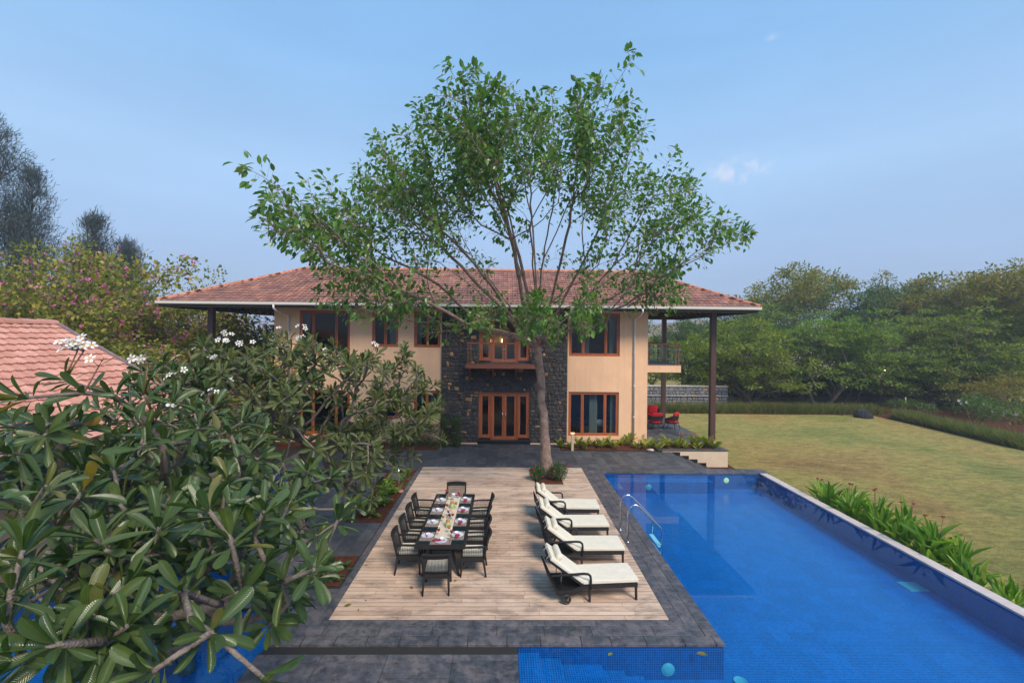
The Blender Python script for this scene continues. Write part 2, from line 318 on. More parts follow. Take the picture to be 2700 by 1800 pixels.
M['wallstone'] = island('grey_wall_stone', [(0, (.16,.17,.18)), (.5, (.24,.25,.26)), (.88, (.20,.20,.21)), (.92, (.40,.27,.16)), (1, (.45,.30,.18))], .85, 5, .35, .5, 12, spec=.3)
M['mortar'] = plain('mortar', (.075,.072,.07), .95)
M['tile'] = island('clay_roof_tile', [(0, (0.306,0.141,0.099)), (.3, (0.423,0.204,0.151)), (.7, (0.378,0.194,0.156)), (1, (0.540,0.262,0.182))], .75, 3, .25, .2, 25, dark=(0.126,0.082,0.075), dscale=1.3, dlo=.46, dhi=.76, spec=.25)
M['tile_pale'] = island('pink_clay_tile', [(0, (0.528,0.247,0.180)), (.5, (0.598,0.294,0.220)), (1, (0.669,0.351,0.270))], .75, 3, .16, .2, 25, dark=(0.264,0.162,0.130), dscale=2.2, dlo=.60, dhi=.86, spec=.25)
M['ridge'] = island('clay_ridge_tile', [(0, (.50,.20,.12)), (1, (.62,.28,.18))], .75, 5, .2, .2, 25, dark=(.25,.14,.11), dscale=3, dlo=.6, dhi=.85, spec=.25)
M['gutter'] = plain('cream_gutter', (.74,.68,.60), .4)
M['pipe'] = plain('white_pipe', (.78,.76,.74), .35)
M['brown_steel'] = plain('brown_painted_post', (.085,.040,.034), .45, var=.15)
M['dark_timber'] = plain('dark_rafter', (.022,.018,.017), .6)
M['soffit'] = plain('soffit_board', (.30,.26,.22), .8, var=.1)
M['teak'] = island('red_brown_joinery', [(0, (.34,.082,.028)), (1, (.46,.125,.042))], .4, 6, .25, .1, 30, (3,3,.4))
M['teak_dark'] = plain('balcony_timber', (.24,.085,.050), .5, var=.3, vscale=12)
M['glass'] = glass('window_glass', (.74,.80,.80), 1.5, 1.0)
M['rail_glass'] = glass('railing_glass', (.93,.97,.96), 1.45)
M['water'] = glass('pool_water', (.50,.86,.98), 1.33, .62, bump=.014)
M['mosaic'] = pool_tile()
M['white_coping'] = plain('pale_coping', (.62,.52,.47), .6, bump=.2, bscale=30, var=.18, vscale=5)
M['steel'] = plain('steel', (.62,.62,.62), .18, metal=1)
M['wicker'] = plain('black_wicker', (.016,.014,.015), .5, bump=.8, bscale=220)
M['rattan'] = plain('dark_cane', (.030,.028,.026), .5, bump=.5, bscale=200)
M['cushion'] = plain('cream_cushion', (.82,.755,.61), .9, bump=.8, bscale=9, var=.06, vscale=4, spec=.1)
M['red'] = plain('red_cushion', (.62,.008,.022), .8, var=.15)
M['curtain'] = plain('curtain', (.38,.37,.35), .9)
M['room'] = plain('room_wall', (.26,.20,.13), .9)
M['room_cool'] = plain('room_wall_cool', (.10,.11,.13), .9)
M['sofa'] = plain('sofa_fabric', (.05,.06,.09), .9)
M['white'] = plain('white_fabric', (.8,.8,.8), .9)
M['bark'] = plain('smooth_bark', (.29,.20,.16), .85, bump=1.0, bscale=14, var=.62, vscale=4.5, spec=.2)
M['bark_grey'] = plain('grey_bark', (.235,.19,.16), .9, bump=1.0, bscale=60, var=.45, vscale=14, spec=.2)
M['bark_dark'] = plain('dark_bark', (.10,.075,.058), .9, bump=.7, bscale=20, var=.3, spec=.2)
M['wire'] = plain('black_wire', (.03,.03,.03), .5)

# ================================================================ ground
def lawn_mat():
    m, ns, L, b = mat('lawn_grass')
    tc = N(ns, 'ShaderNodeTexCoord')
    n1 = N(ns, 'ShaderNodeTexNoise'); setin(n1, Scale=.16, Detail=5.0, Roughness=.6, Distortion=.4); L.new(tc.outputs['Object'], n1.inputs['Vector'])
    r1 = ramp(ns, [(.28, (.31,.20,.085)), (.40, (.425,.315,.11)), (.52, (.40,.345,.11)), (.64, (.27,.285,.085)), (.75, (.37,.32,.10))]); L.new(n1.outputs[0], r1.inputs[0])
    mp = N(ns, 'ShaderNodeMapping'); mp.inputs['Rotation'].default_value = (0, 0, R(20)); mp.inputs['Scale'].default_value = (1, 2.2, 1); L.new(tc.outputs['Object'], mp.inputs[0])
    n2 = N(ns, 'ShaderNodeTexNoise'); setin(n2, Scale=2.2, Detail=9.0, Roughness=.78); L.new(mp.outputs[0], n2.inputs['Vector'])
    r2 = ramp(ns, [(.34, (.50,.55,.48)), (.5, (1,1,1)), (.66, (1.5,1.36,1.3))]); L.new(n2.outputs[0], r2.inputs[0])
    n3 = N(ns, 'ShaderNodeTexNoise'); setin(n3, Scale=22.0, Detail=8.0, Roughness=.85); L.new(tc.outputs['Object'], n3.inputs['Vector'])
    r3 = ramp(ns, [(.32, (.42,.45,.40)), (.5, (1,1,1)), (.68, (1.5,1.45,1.35))]); L.new(n3.outputs[0], r3.inputs[0])
    a = N(ns, 'ShaderNodeMix', data_type='RGBA', blend_type='MULTIPLY'); a.inputs[0].default_value = 1; L.new(r1.outputs[0], a.inputs[6]); L.new(r2.outputs[0], a.inputs[7])
    c = N(ns, 'ShaderNodeMix', data_type='RGBA', blend_type='MULTIPLY'); c.inputs[0].default_value = 1; L.new(a.outputs[2], c.inputs[6]); L.new(r3.outputs[0], c.inputs[7])
    # bare soil
    n4 = N(ns, 'ShaderNodeTexNoise'); setin(n4, Scale=.55, Detail=9.0, Roughness=.75); L.new(tc.outputs['Object'], n4.inputs['Vector'])
    r4 = ramp(ns, [(.60, (0,0,0)), (.74, (.75,.75,.75))]); L.new(n4.outputs[0], r4.inputs[0])
    d = N(ns, 'ShaderNodeMix', data_type='RGBA'); L.new(r4.outputs[0], d.inputs[0]); L.new(c.outputs[2], d.inputs[6]); d.inputs[7].default_value = (.22,.125,.07,1)
    L.new(d.outputs[2], b.inputs['Base Color']); b.inputs['Roughness'].default_value = .95; b.inputs['Specular IOR Level'].default_value = .15
    bp = N(ns, 'ShaderNodeBump'); setin(bp, Strength=1.0, Distance=.09); L.new(n3.outputs[0], bp.inputs['Height']); L.new(bp.outputs[0], b.inputs['Normal'])
    return m
M['lawn'] = lawn_mat()
ZL = -.69                                 # lawn level
# one sheet to the horizon, with an opening for the built terrace and pools
def ground():
    mb = MB()
    xs = [-250, -60, -24, -13, 10.45, 16, 24, 34, 60, 250]; ys = [-40, -6, 1.2, 31.2, 34, 40, 60, 120, 260]
    for i in range(len(xs)-1):
        for j in range(len(ys)-1):
            x0, x1, y0, y1 = xs[i], xs[i+1], ys[j], ys[j+1]
            if x0 >= -13 and x1 <= 10.45 and y0 >= 1.2 and y1 <= 31.2: continue
            mb.add([(x0,y0,ZL),(x1,y0,ZL),(x1,y1,ZL),(x0,y1,ZL)], [(0,1,2,3)])
    tag(mb.build('lawn', M['lawn']), kind='structure')
ground()
M['hill'] = plain('dry_hill', (.26,.19,.12), .95, var=.35, vscale=.08)
hm = MB(); nx, ny = 60, 10
for j in range(ny+1):
    for i in range(nx+1):
        x = -30+i*230/nx; y = 88+j*9
        t = j/ny; e = math.sin(math.pi*min(1, i/nx*1.0))**.6
        z = ZL-.3 + 11*e*math.sin(min(1, t*1.2)*math.pi/2) + 1.2*math.sin(x*.11)*e*t + .8*math.sin(x*.31+j)*t
        hm.v.append((x, y, z))
for j in range(ny):
    for i in range(nx): a = j*(nx+1)+i; hm.f.append((a, a+1, a+nx+2, a+nx+1))
tag(hm.build('hill', M['hill'], smooth=True), kind='structure')

# ---------------------------------------------------------------- base body under paving, deck and beds (one solid, with the pools cut out)
# rectangles of solid body (x0,x1,y0,y1)
PX0, PX1, PYN, PYF = 3.785, 9.88, 7.845, 17.765      # main pool
LP = (-9.3, -5.5, 1.2, 10.42); LP2 = (-5.5, -3.95, 1.2, 8.85)   # pool behind the frangipani
CH = (-8.6, -5.85, 12.4, 17.6)                     # water channel further back
body = MB(); ZB = -.05
for (x0,x1,y0,y1) in [(-5.5+1.55, .27, 1.2, 7.6), (-3.95, PX0, PYN, PYF), (-3.95, .27, 7.6, PYN), (-5.5, -3.95, 8.85, 10.42), (-5.85, -3.95, 10.42, 17.6),
                      (-13, -5.85, 10.42, 12.4), (-13, -8.6, 12.4, 17.6), (-13, -9.3, 1.2, 10.42), (-13, PX0, PYF, 31.2), (PX0, 7.6, PYF, 31.2), (7.6, 10.15, 21.1, 31.2)]:
    if x1 > x0 and y1 > y0: body.box(x0, x1, y0, y1, -1.6, ZB if (y0 == 7.6 and x0 == -3.95) or x0 == 7.6 else -.0035)
tag(body.build('terrace_base', M['grout']), kind='structure')

def slabs(mb, x0, x1, y0, y1, w_, l_, along='y', gap=.006, z0=-.05, z1=0, jit=.0008, stag=True, avoid=None):
    """rows of rectangular slabs; w_ across, l_ along"""
    A0, A1, B0, B1 = (x0, x1, y0, y1) if along == 'y' else (y0, y1, x0, x1)
    n = max(1, round((A1-A0)/w_)); ww = (A1-A0)/n
    for i in range(n):
        a0, a1 = A0+i*ww, A0+(i+1)*ww; b = B0 - (random.random()*l_ if stag else 0)
        while b < B1:
            b2 = b + l_*random.uniform(.8, 1.2)
            c0, c1 = max(b, B0), min(b2, B1)
            if B1-b2 < .12: c1 = B1; b2 = B1
            if c1-c0 > .03:
                zz = z1 + random.uniform(-jit, jit); g = gap/2
                r = (a0+g, a1-g, c0+g, c1-g) if along == 'y' else (c0+g, c1-g, a0+g, a1-g)
                mb.box(r[0], r[1], r[2], r[3], z0, zz)
            b = b2
DX0, DX1, DY0, DY1 = -3.15, 3.08, 8.5, 18.35
pv = MB()
slabs(pv, -9.0, 7.6, 18.36, 21.05, .41, .95)                       # court between deck and house
slabs(pv, -3.0, 2.6, 21.05, 22.45, .41, .95)                       # up to the door
slabs(pv, 7.6-2.2, 7.6, 17.75, 18.35, .2, .8, 'x')                 # behind the pool
slabs(pv, 3.805, 5.4, 17.75, 18.35, .2, .8, 'x')
slabs(pv, -5.84, -4.36, 10.95, 17.59, .37, 1.3)                    # walk left of the bed
slabs(pv, -4.36, -3.34, 10.95, 12.9, .34, 1.3)
slabs(pv, -9.0, 3.09, 17.93, 18.355, .21, .9, 'x') if False else None
slabs(pv, -13, -5.85, 10.5, 12.35, .45, 1.3, 'x'); slabs(pv, -12.9, -8.65, 12.4, 17.9, .45, 1.2); slabs(pv, -12.9, -9.34, 1.3, 10.4, .45, 1.2)
slabs(pv, -9.0, -3.34, 17.95, 18.355, .2, .9, 'x')
tag(pv.build('paving', M['paver'], bevel=.0015, seg=1), kind='structure')
pr = MB()
slabs(pr, -3.95, 3.8, 7.82, 8.05, .23, .62, 'x', .014, jit=.001)    # coping round the deck
slabs(pr, -3.95, 3.55, 8.05, 8.33, .28, .95, 'x', .010, jit=.001)
slabs(pr, -3.35, 3.30, 8.33, 8.495, .165, 1.1, 'x', .006)
slabs(pr, 3.56, 3.80, 8.05, 18.35, .24, .95, 'y', .012, jit=.001)
slabs(pr, 3.30, 3.56, 8.33, 18.35, .26, 1.0, 'y', .010, jit=.001)
slabs(pr, 3.085, 3.30, 8.495, 18.35, .215, 1.2, 'y', .007)
slabs(pr, -3.32, -3.155, 8.495, 18.35, .165, 1.4, 'y', .006)
slabs(pr, -3.95, -3.32, 8.33, 9.55, .31, .7, 'y', .01, jit=.001)
slabs(pr, -5.5, -4.42, 8.86, 10.95, .36, .9, 'y', .01, jit=.001)
slabs(pr, -4.41, -3.96, 8.86, 9.58, .45, .7, 'y', .01); slabs(pr, -5.84, -5.51, 10.43, 10.95, .33, .9, 'y', .01)
slabs(pr, -3.95, .27, 5.3, 7.58, .95, 2.2, 'y', .008, jit=.002, stag=False)
slabs(pr, -3.95, .27, 1.2, 5.3, .95, 2.2, 'y', .008, jit=.002)
slabs(pr, 7.6, 10.25, 17.75, 18.33, .55, .8, 'x', .006, -.048, 0); pr.box(9.9, 10.25, 17.78, 18.32, -.7, -.05)     # far pool coping, free end
tag(pr.build('stone_coping', M['paver_rough'], bevel=.002, seg=1), kind='structure')
tag(MB().box(-3.95, .27, 7.60, 7.625, -.10, -.045).build('drain_channel', M['black_stone']), kind='structure')

tag(MB().box(10.15, 10.62, 1.2, 31.4, -1.4, ZL-.006).box(7.4, 10.15, 17.8, 21.1, -1.4, ZL-.03).build('soil_bed', M['soil']), kind='structure')
# ---------------------------------------------------------------- timber deck
dk = MB(); y = DY0; PW = .1365
TR = (1.12, 2.12, 16.35, 17.45)            # tree opening
k = 0
while y < DY1-.02:
    y1 = min(y+PW, DY1)
    segs = [(DX0, DX1)]
    if y1 > TR[2] and y < TR[3]: segs = [(DX0, TR[0]), (TR[1], DX1)]
    for (a, b_) in segs:
        x = a - random.random()*2.4
        while x < b_:
            x2 = x + random.choice([1.8, 2.4, 2.4, 3.0])
            if b_-x2 < .35: x2 = b_
            c0, c1 = max(x, a), min(x2, b_)
            if c1-c0 > .02: dk.box(c0+.0015, c1-.0015, y+.0065, y1-.0065, -.045,   .006+random.uniform(-.0008, .0008))
            x = x2
    y = y1; k += 1
for (q0,q1,q2,q3) in ((DX0+.01,DX1-.01,DY0+.01,TR[2]-.01),(DX0+.01,DX1-.01,TR[3]+.01,DY1-.01),(DX0+.01,TR[0]-.01,TR[2]-.01,TR[3]+.01),(TR[1]+.01,DX1-.01,TR[2]-.01,TR[3]+.01)): jf = globals().setdefault('jf', MB()); jf.box(q0,q1,q2,q3,-.003,.0036)
tag(jf.build('deck_gap_shade', plain('gap_shade', (.09,.06,.045), .9)), kind='structure')  # dark filler sheet added just below the plank tops, standing in for gap shade
tag(dk.build('wooden_deck', M['deck'], bevel=.003, seg=1), kind='structure')
tag(MB().box(TR[0], TR[1], TR[2], TR[3], -.3, .001).build('soil_bed', M['soil']), kind='structure')
def soil(x0,x1,y0,y1,z,amp=.03, step=.12):
    mb = MB(); nx_ = max(2, int((x1-x0)/step)); ny_ = max(2, int((y1-y0)/step))
    for j in range(ny_+1):
        for i in range(nx_+1):
            ed = (0 < i < nx_) and (0 < j < ny_)
            mb.v.append((x0+(x1-x0)*i/nx_, y0+(y1-y0)*j/ny_, z + (random.uniform(-amp, amp) if ed else -amp)))
    for j in range(ny_):
        for i in range(nx_): a = j*(nx_+1)+i; mb.f.append((a, a+1, a+nx_+2, a+nx_+1))
    tag(mb.build('soil_bed', M['soil'], smooth=True), kind='structure')
soil(-4.34, -3.33, 12.91, 17.92, .03, .03)
soil(-4.40, -3.36, 9.62, 10.93, .03, .02)
soil(2.62, 9.75, 21.25, 22.30, .04, .035, .1)
soil(-10.5, -3.05, 21.08, 22.35, .04, .035, .12)
# planter kerbs
kb = MB()
kb.box(7.2, 10.2, 21.0, 21.22, -.69, .045).box(9.78, 10.2, 21.22, 22.28, -.69, .045)
kbo = empty('planter_wall', (0,0,0), 0, 'cream plastered planter end wall with slate cap beside the garden steps', 'planter wall')
kb.build('wall', M['cream_wall'], kbo, bevel=.006)
MB().box(7.0, 10.22, 20.97, 21.24, .047, .085).box(9.76, 10.22, 21.24, 22.28, .047, .085).build('cap', M['paver'], kbo, bevel=.005)
# garden steps going down to the lawn
st = empty('garden_steps', (0,0,0), 0, 'slate garden steps going down to the lawn beside the cream planter wall', 'steps')
for i in range(4):
    x = 7.6+i*.40; z = -.16*(i+1)
    MB().box(x+.0, x+.42, 18.36, 20.98, z-.3, z).build('tread', M['paver'], st, bevel=.004)
    MB().box(x-.02, x+.40, 20.955, 20.975, z-.02, z+.155).build('skirting', M['black_stone'], st)
MB().box(8.8+.4, 10.25, 18.36, 20.97, ZL-.25, ZL-.02).build('footing', M['soil'], st)

# terrace (patio) beside the house
pt = MB(); slabs(pt, 6.98, 10.2, 22.33, 31.0, .6, .6, 'y', .004, .0, .08, .0005)
tag(pt.build('patio_floor', M['paver'], bevel=.003, seg=1), kind='structure')
tag(MB().box(6.96, 10.19, 22.34, 30.99, ZL, .076).build('patio_base', M['black_stone']), kind='structure')

# ---------------------------------------------------------------- pools
bs = MB()
def qx(x, y0, y1, z0, z1): bs.add([(x,y0,z0),(x,y1,z0),(x,y1,z1),(x,y0,z1)], [(0,1,2,3)])
def qy(y, x0, x1, z0, z1): bs.add([(x0,y,z0),(x1,y,z0),(x1,y,z1),(x0,y,z1)], [(0,1,2,3)])
def qz(x0, x1, y0, y1, z): bs.add([(x0,y0,z),(x1,y0,z),(x1,y1,z),(x0,y1,z)], [(0,1,2,3)])
ZF, e = -.62, .004
qz(.27, PX1, -3, PYF, ZF)
qx(PX0+e, PYN, PYF, ZF, -.052); qx(PX1-e, -3, PYF, ZF, -.006); qy(PYF-e, PX0, PX1, ZF, -.052); qy(PYN-e, .27, PX0+e, ZF, -.052); qx(.27+e, -3, PYN, ZF, -.052)
def ledge(x0,x1,y0,y1,z): bs.box(x0,x1,y0,y1,ZF+.001,z)
ledge(PX0+.008, 7.85, 17.25, PYF-.008, -.20); ledge(PX0+.008, 4.28, 16.45, 17.245, -.20)
for i, (x0, x1, z) in enumerate([(.278,.63,-.15),(.634,1.0,-.245),(1.004,1.70,-.35),(1.704,2.07,-.45),(2.074,2.42,-.55)]):
    ledge(x0, x1, -3, PYN-.008, z)
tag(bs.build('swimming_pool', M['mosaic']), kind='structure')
bs = MB()
for (x0,x1,y0,y1,zf) in [LP+(-.55,), LP2+(-.5,), CH+(-.4,)]:
    qz(x0,x1,y0,y1,zf); qy(y1-e,x0,x1,zf,-.052); qx(x1-e,y0,y1,zf,-.052) if x1 != -5.5 else qx(x1-e,8.85,y1,zf,-.052); qx(x0+e,y0,y1,zf,-.052); qy(y0+e,x0,x1,zf,-.052)
bs.box(-4.55, -3.958, 1.3, 8.84, -.49, -.22)
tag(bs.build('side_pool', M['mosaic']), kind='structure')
wt = MB(); zw = -.046
wt.add([(PX0,PYN,zw),(PX1,PYN,zw),(PX1,PYF,zw),(PX0,PYF,zw)], [(0,1,2,3)]); wt.add([(.27,-3,zw),(PX1,-3,zw),(PX1,PYN,zw),(.27,PYN,zw)], [(0,1,2,3)])
tag(wt.build('pool_water', M['water']), kind='structure')
wt = MB()
for (x0,x1,y0,y1) in (LP, LP2, CH): wt.add([(x0,y0,zw),(x1,y0,zw),(x1,y1,zw),(x0,y1,zw)], [(0,1,2,3)])
tag(wt.build('side_pool_water', M['water']), kind='structure')
# pale stone edge on the lawn side, with the lower overflow ledge
wc = MB(); y = -3
while y < PYF-.05:
    y2 = min(y+1.18, PYF-.02); wc.box(PX1-.018, PX1+.27, y+.003, y2-.003, -.048, .0+random.uniform(-.002,.002)); y = y2
tag(wc.build('pool_edge_coping', M['white_coping'], bevel=.006), kind='structure')
tag(MB().box(PX1+.275, PX1+.50, -3, 17.77, -1.5, -.30).box(PX1, PX1+.262, -3, PYF-.02, -1.5, -.05).build('overflow_ledge', M['white_coping'], bevel=.005), kind='structure')

# ================================================================ villa
HY = 22.5; HX0, HX1 = -11.02, 6.95; HYB = 29.6; HZ1 = 6.75
FL = 3.85                                  # upper floor
villa = empty('villa', (0,0,0), 0, 'two storey villa with peach walls, dark rubble stone centre and red tiled hip roof', 'house')
def pxr(x0, x1, y0, y1, Y=HY):             # photo rectangle -> wall rectangle
    a = at((x0+x1)/2, (y0+y1)/2, Y); l = at(x0, (y0+y1)/2, Y)[0]; r_ = at(x1, (y0+y1)/2, Y)[0]
    t = at((x0+x1)/2, y0, Y)[2]; b_ = at((x0+x1)/2, y1, Y)[2]
    return [l, r_, b_, t]
W_ur = pxr(1501, 1634.5, 826, 939); W_lr = pxr(1498.5, 1631.5, 1033, 1149)
W_u3 = pxr(1091.5, 1161.5, 815, 900); W_u2 = pxr(981, 1050, 815, 898); W_u1 = pxr(790, 923, 815, 894)
W_l3 = pxr(1091, 1159, 1029, 1108); W_l2 = pxr(980, 1049, 1029, 1107); W_l1 = pxr(789, 922, 1029, 1140)
for a in (W_u3, W_u2, W_u1): a[3] = W_ur[3]; a[2] = W_ur[2]+.35
W_u1[2] = W_ur[2]; 
for a in (W_l3, W_l2): a[3] = W_lr[3]; a[2] = W_lr[2]+.75
W_l1[3] = W_lr[3]; W_l1[2] = W_lr[2]
DX = pxr(1262, 1396.5, 1033, 1160); D_l = [DX[0], DX[1], .16, DX[3]]
D_u = [at(1263.5,900,HY)[0], at(1397.5,900,HY)[0], FL+.03, FL+.03+2.55]
SX0, SX1 = at(1164.5,1000,HY)[0], at(1495,1000,HY)[0]
def wall_holes(mb, x0, x1, z0, z1, yf, yb, holes):
    xs = sorted({x0, x1, *[min(max(v, x0), x1) for h in holes for v in h[:2]]}); zs = sorted({z0, z1, *[v for h in holes for v in h[2:]]})
    for i in range(len(xs)-1):
        for j in range(len(zs)-1):
            a, b_, c, d = xs[i], xs[i+1], zs[j], zs[j+1]; cx, cz = (a+b_)/2, (c+d)/2
            if any(h[0] < cx < h[1] and h[2] < cz < h[3] for h in holes): continue
            mb.add([(a,yf,c),(b_,yf,c),(b_,yf,d),(a,yf,d)], [(0,1,2,3)]); mb.add([(a,yb,c),(b_,yb,c),(b_,yb,d),(a,yb,d)], [(3,2,1,0)])
    for h in holes:
        a, b_, c, d = h
        mb.add([(a,yf,c),(a,yb,c),(a,yb,d),(a,yf,d)], [(3,2,1,0)]); mb.add([(b_,yf,c),(b_,yb,c),(b_,yb,d),(b_,yf,d)], [(0,1,2,3)])
        mb.add([(a,yf,d),(b_,yf,d),(b_,yb,d),(a,yb,d)], [(0,1,2,3)]); mb.add([(a,yf,c),(b_,yf,c),(b_,yb,c),(a,yb,c)], [(3,2,1,0)])
wl = MB()
wins = [W_ur, W_lr, W_u3, W_u2, W_u1, W_l3, W_l2, W_l1]
wall_holes(wl, HX0, HX1, 0, HZ1, HY, HY+.24, wins+[D_l, D_u])
wl.box(HX0, HX0+.24, HY+.24, HYB, 0, HZ1).box(HX1-.24, HX1, HY+.24, HYB, 0, HZ1).box(HX0, HX1, HYB, HYB+.24, 0, HZ1)
wl.add([(HX0,HY,0),(HX0,HY+.24,0),(HX0,HY+.24,HZ1),(HX0,HY,HZ1)], [(3,2,1,0)]); wl.add([(HX1,HY,0),(HX1,HY+.24,0),(HX1,HY+.24,HZ1),(HX1,HY,HZ1)], [(0,1,2,3)])
wl.build('wall', M['stucco'], villa)
MB().box(SX0-.05, D_l[0]-.02, HY-.22, HY-.17, -.04, .06).build('plinth', M['stucco'], villa); MB().box(D_l[1]+.02, SX1+.12, HY-.22, HY-.17, -.04, .06).build('plinth', M['stucco'], villa)
# rubble stone centre: every stone modelled, one mesh
WLIM = None
def wrp(u, v_, o):
    if WLIM and (u < WLIM[0]+.12 or u > WLIM[1]-.12 or any(h[0]-.12 < u < h[1]+.12 and h[2]-.12 < v_ < h[3]+.12 for h in WLIM[2])): return 0
    return .028*math.sin(u*5.1+o)*math.cos(v_*4.3+o*2)+.020*math.sin(u*9.7+v_*7.9+o)
def rubble(mb, x0, x1, z0, z1, y, holes, hmin=.12, hmax=.24, wmin=.13, wmax=.34, dep=.05, face='-y'):
    z = z0
    while z < z1-.04:
        h = random.uniform(hmin, hmax); zt = min(z+h, z1)
        x = x0
        while x < x1-.03:
            ww = random.uniform(wmin, wmax); xt = min(x+ww, x1)
            if x1-xt < .07: xt = x1
            cx, cz = (x+xt)/2, (z+zt)/2
            for sub in ([(z, zt)] if random.random() > .22 else [(z, z+(zt-z)*.48), (z+(zt-z)*.48, zt)]):
                a0, a1 = sub; X0, X1 = x, xt; ok = True
                for hh in holes:
                    if X1 > hh[0] and X0 < hh[1] and a1 > hh[2] and a0 < hh[3]:
                        if X0 < hh[0]-.04: X1 = hh[0]
                        elif X1 > hh[1]+.04: X0 = hh[1]
                        elif a1 > hh[3]+.03: a0 = hh[3]
                        elif a0 < hh[2]-.03: a1 = hh[2]
                        else: ok = False
                if not ok or X1-X0 < .03 or a1-a0 < .02: continue
                g = .006; j = lambda s_: random.uniform(-s_, s_)
                p = [(X0+g, a0+g), (X1-g, a0+g), (X1-g, a1-g), (X0+g, a1-g)]
                if random.random() < .75:
                    q = min(.04, (X1-X0)*.18, (a1-a0)*.22)
                    p = [(u+random.uniform(0, q)*(1 if u < cx else -1), v_+random.uniform(0, q)*(1 if v_ < cz else -1)) for u, v_ in p]
                    m_ = ((p[1][0]+p[2][0])/2+j(.008), (p[1][1]+p[2][1])/2+j(.01)); p.insert(2, m_)
                    m_ = ((p[0][0]+p[-1][0])/2+j(.008), (p[0][1]+p[-1][1])/2+j(.01)); p.append(m_)
                p = [(u+wrp(u,v_,0), v_+wrp(u,v_,3.7)) for u, v_ in p]
                n = len(p); gx = sum(u for u, _ in p)/n; gz = sum(v_ for _, v_ in p)/n
                d = dep*random.uniform(.4, 1.0); ring = []
                out = [(u, y, v_) for u, v_ in p]; mid = [(gx+(u-gx)*.86, y-d*.75, gz+(v_-gz)*.86) for u, v_ in p]
                inn = [(gx+(u-gx)*.45+j(.01), y-d-j(.012), gz+(v_-gz)*.45+j(.01)) for u, v_ in p]
                fs = []
                for i in range(n):
                    i2 = (i+1) % n; fs.append((i, i2, n+i2, n+i)); fs.append((n+i, n+i2, 2*n+i2, 2*n+i))
                fs.append(tuple(2*n+i for i in range(n)))
                mb.add(out+mid+inn, fs)
            x = xt
        z = zt
sf = MB(); SY = HY-.12; WLIM = (SX0, SX1, [D_l, D_u])
rubble(sf, SX0, SX1, .05, HZ1-.1, SY, [D_l, D_u], .12, .25, .13, .31, .06)
WLIM = None
sfo = sf.build('stone_facade', M['basalt'], villa)
bk = MB(); wall_holes(bk, SX0, SX1, 0, HZ1-.05, SY+.004, HY-.002, [D_l, D_u])
bk.add([(SX1,SY+.004,0),(SX1,HY,0),(SX1,HY,HZ1-.05),(SX1,SY+.004,HZ1-.05)], [(0,1,2,3)]); bk.add([(SX0,SY+.004,0),(SX0,HY,0),(SX0,HY,HZ1-.05),(SX0,SY+.004,HZ1-.05)], [(3,2,1,0)])
bk.build('mortar_bed', M['mortar'], villa)

def window(r_, splits, curt=()):
    x0, x1, z0, z1 = r_; yf = HY+.05; fr = MB(); t = .065
    def rect(a, b_, c, d, y0, y1, w__): fr.box(a, b_, y0, y1, c, c+w__).box(a, b_, y0, y1, d-w__, d).box(a, a+w__, y0, y1, c+w__, d-w__).box(b_-w__, b_, y0, y1, c+w__, d-w__)
    rect(x0+.004, x1-.004, z0+.004, z1-.004, yf, yf+.10, t)
    o = fr.build('window', M['teak'], villa, bevel=.004, seg=1)
    xs = [x0+t]+[x0+(x1-x0)*s for s in splits]+[x1-t]
    for i in range(len(xs)-1):
        a, b_ = xs[i]+.006, xs[i+1]-.006; fr = MB(); rect(a, b_, z0+t+.006, z1-t-.006, yf+.016, yf+.075, .062)
        fr.build('sash', M['teak'], o, bevel=.004, seg=1)
        MB().box(a+.055, b_-.055, yf+.045, yf+.051, z0+t+.06, z1-t-.06).build('pane', M['glass'], o)
    for (a, b_) in curt:
        c = MB(); xa, xb = x0+(x1-x0)*a, x0+(x1-x0)*b_; n = int((xb-xa)/.012)
        for i in range(n+1):
            xx = xa+(xb-xa)*i/n; yy = HY+.36+.028*math.sin(i*1.25)
            c.v += [(xx, yy, z0-.4), (xx, yy, z1+.1)]
        c.f = [(2*i, 2*i+2, 2*i+3, 2*i+1) for i in range(n)]
        c.build('curtain', M['curtain'], o, smooth=True)
window(W_ur, (.28, .73), ((.30,.42),(.82,.97))); window(W_lr, (.28, .73), ((.44,.60),(.86,.97)))
window(W_u3, (.5,), ((.04,.25),)); window(W_u2, (.5,), ((.62,.86),)); window(W_u1, (.26,.72), ((.0,.14),))
window(W_l3, (.5,), ((.62,.90),)); window(W_l2, (.5,), ()); window(W_l1, (.26,.72), ())
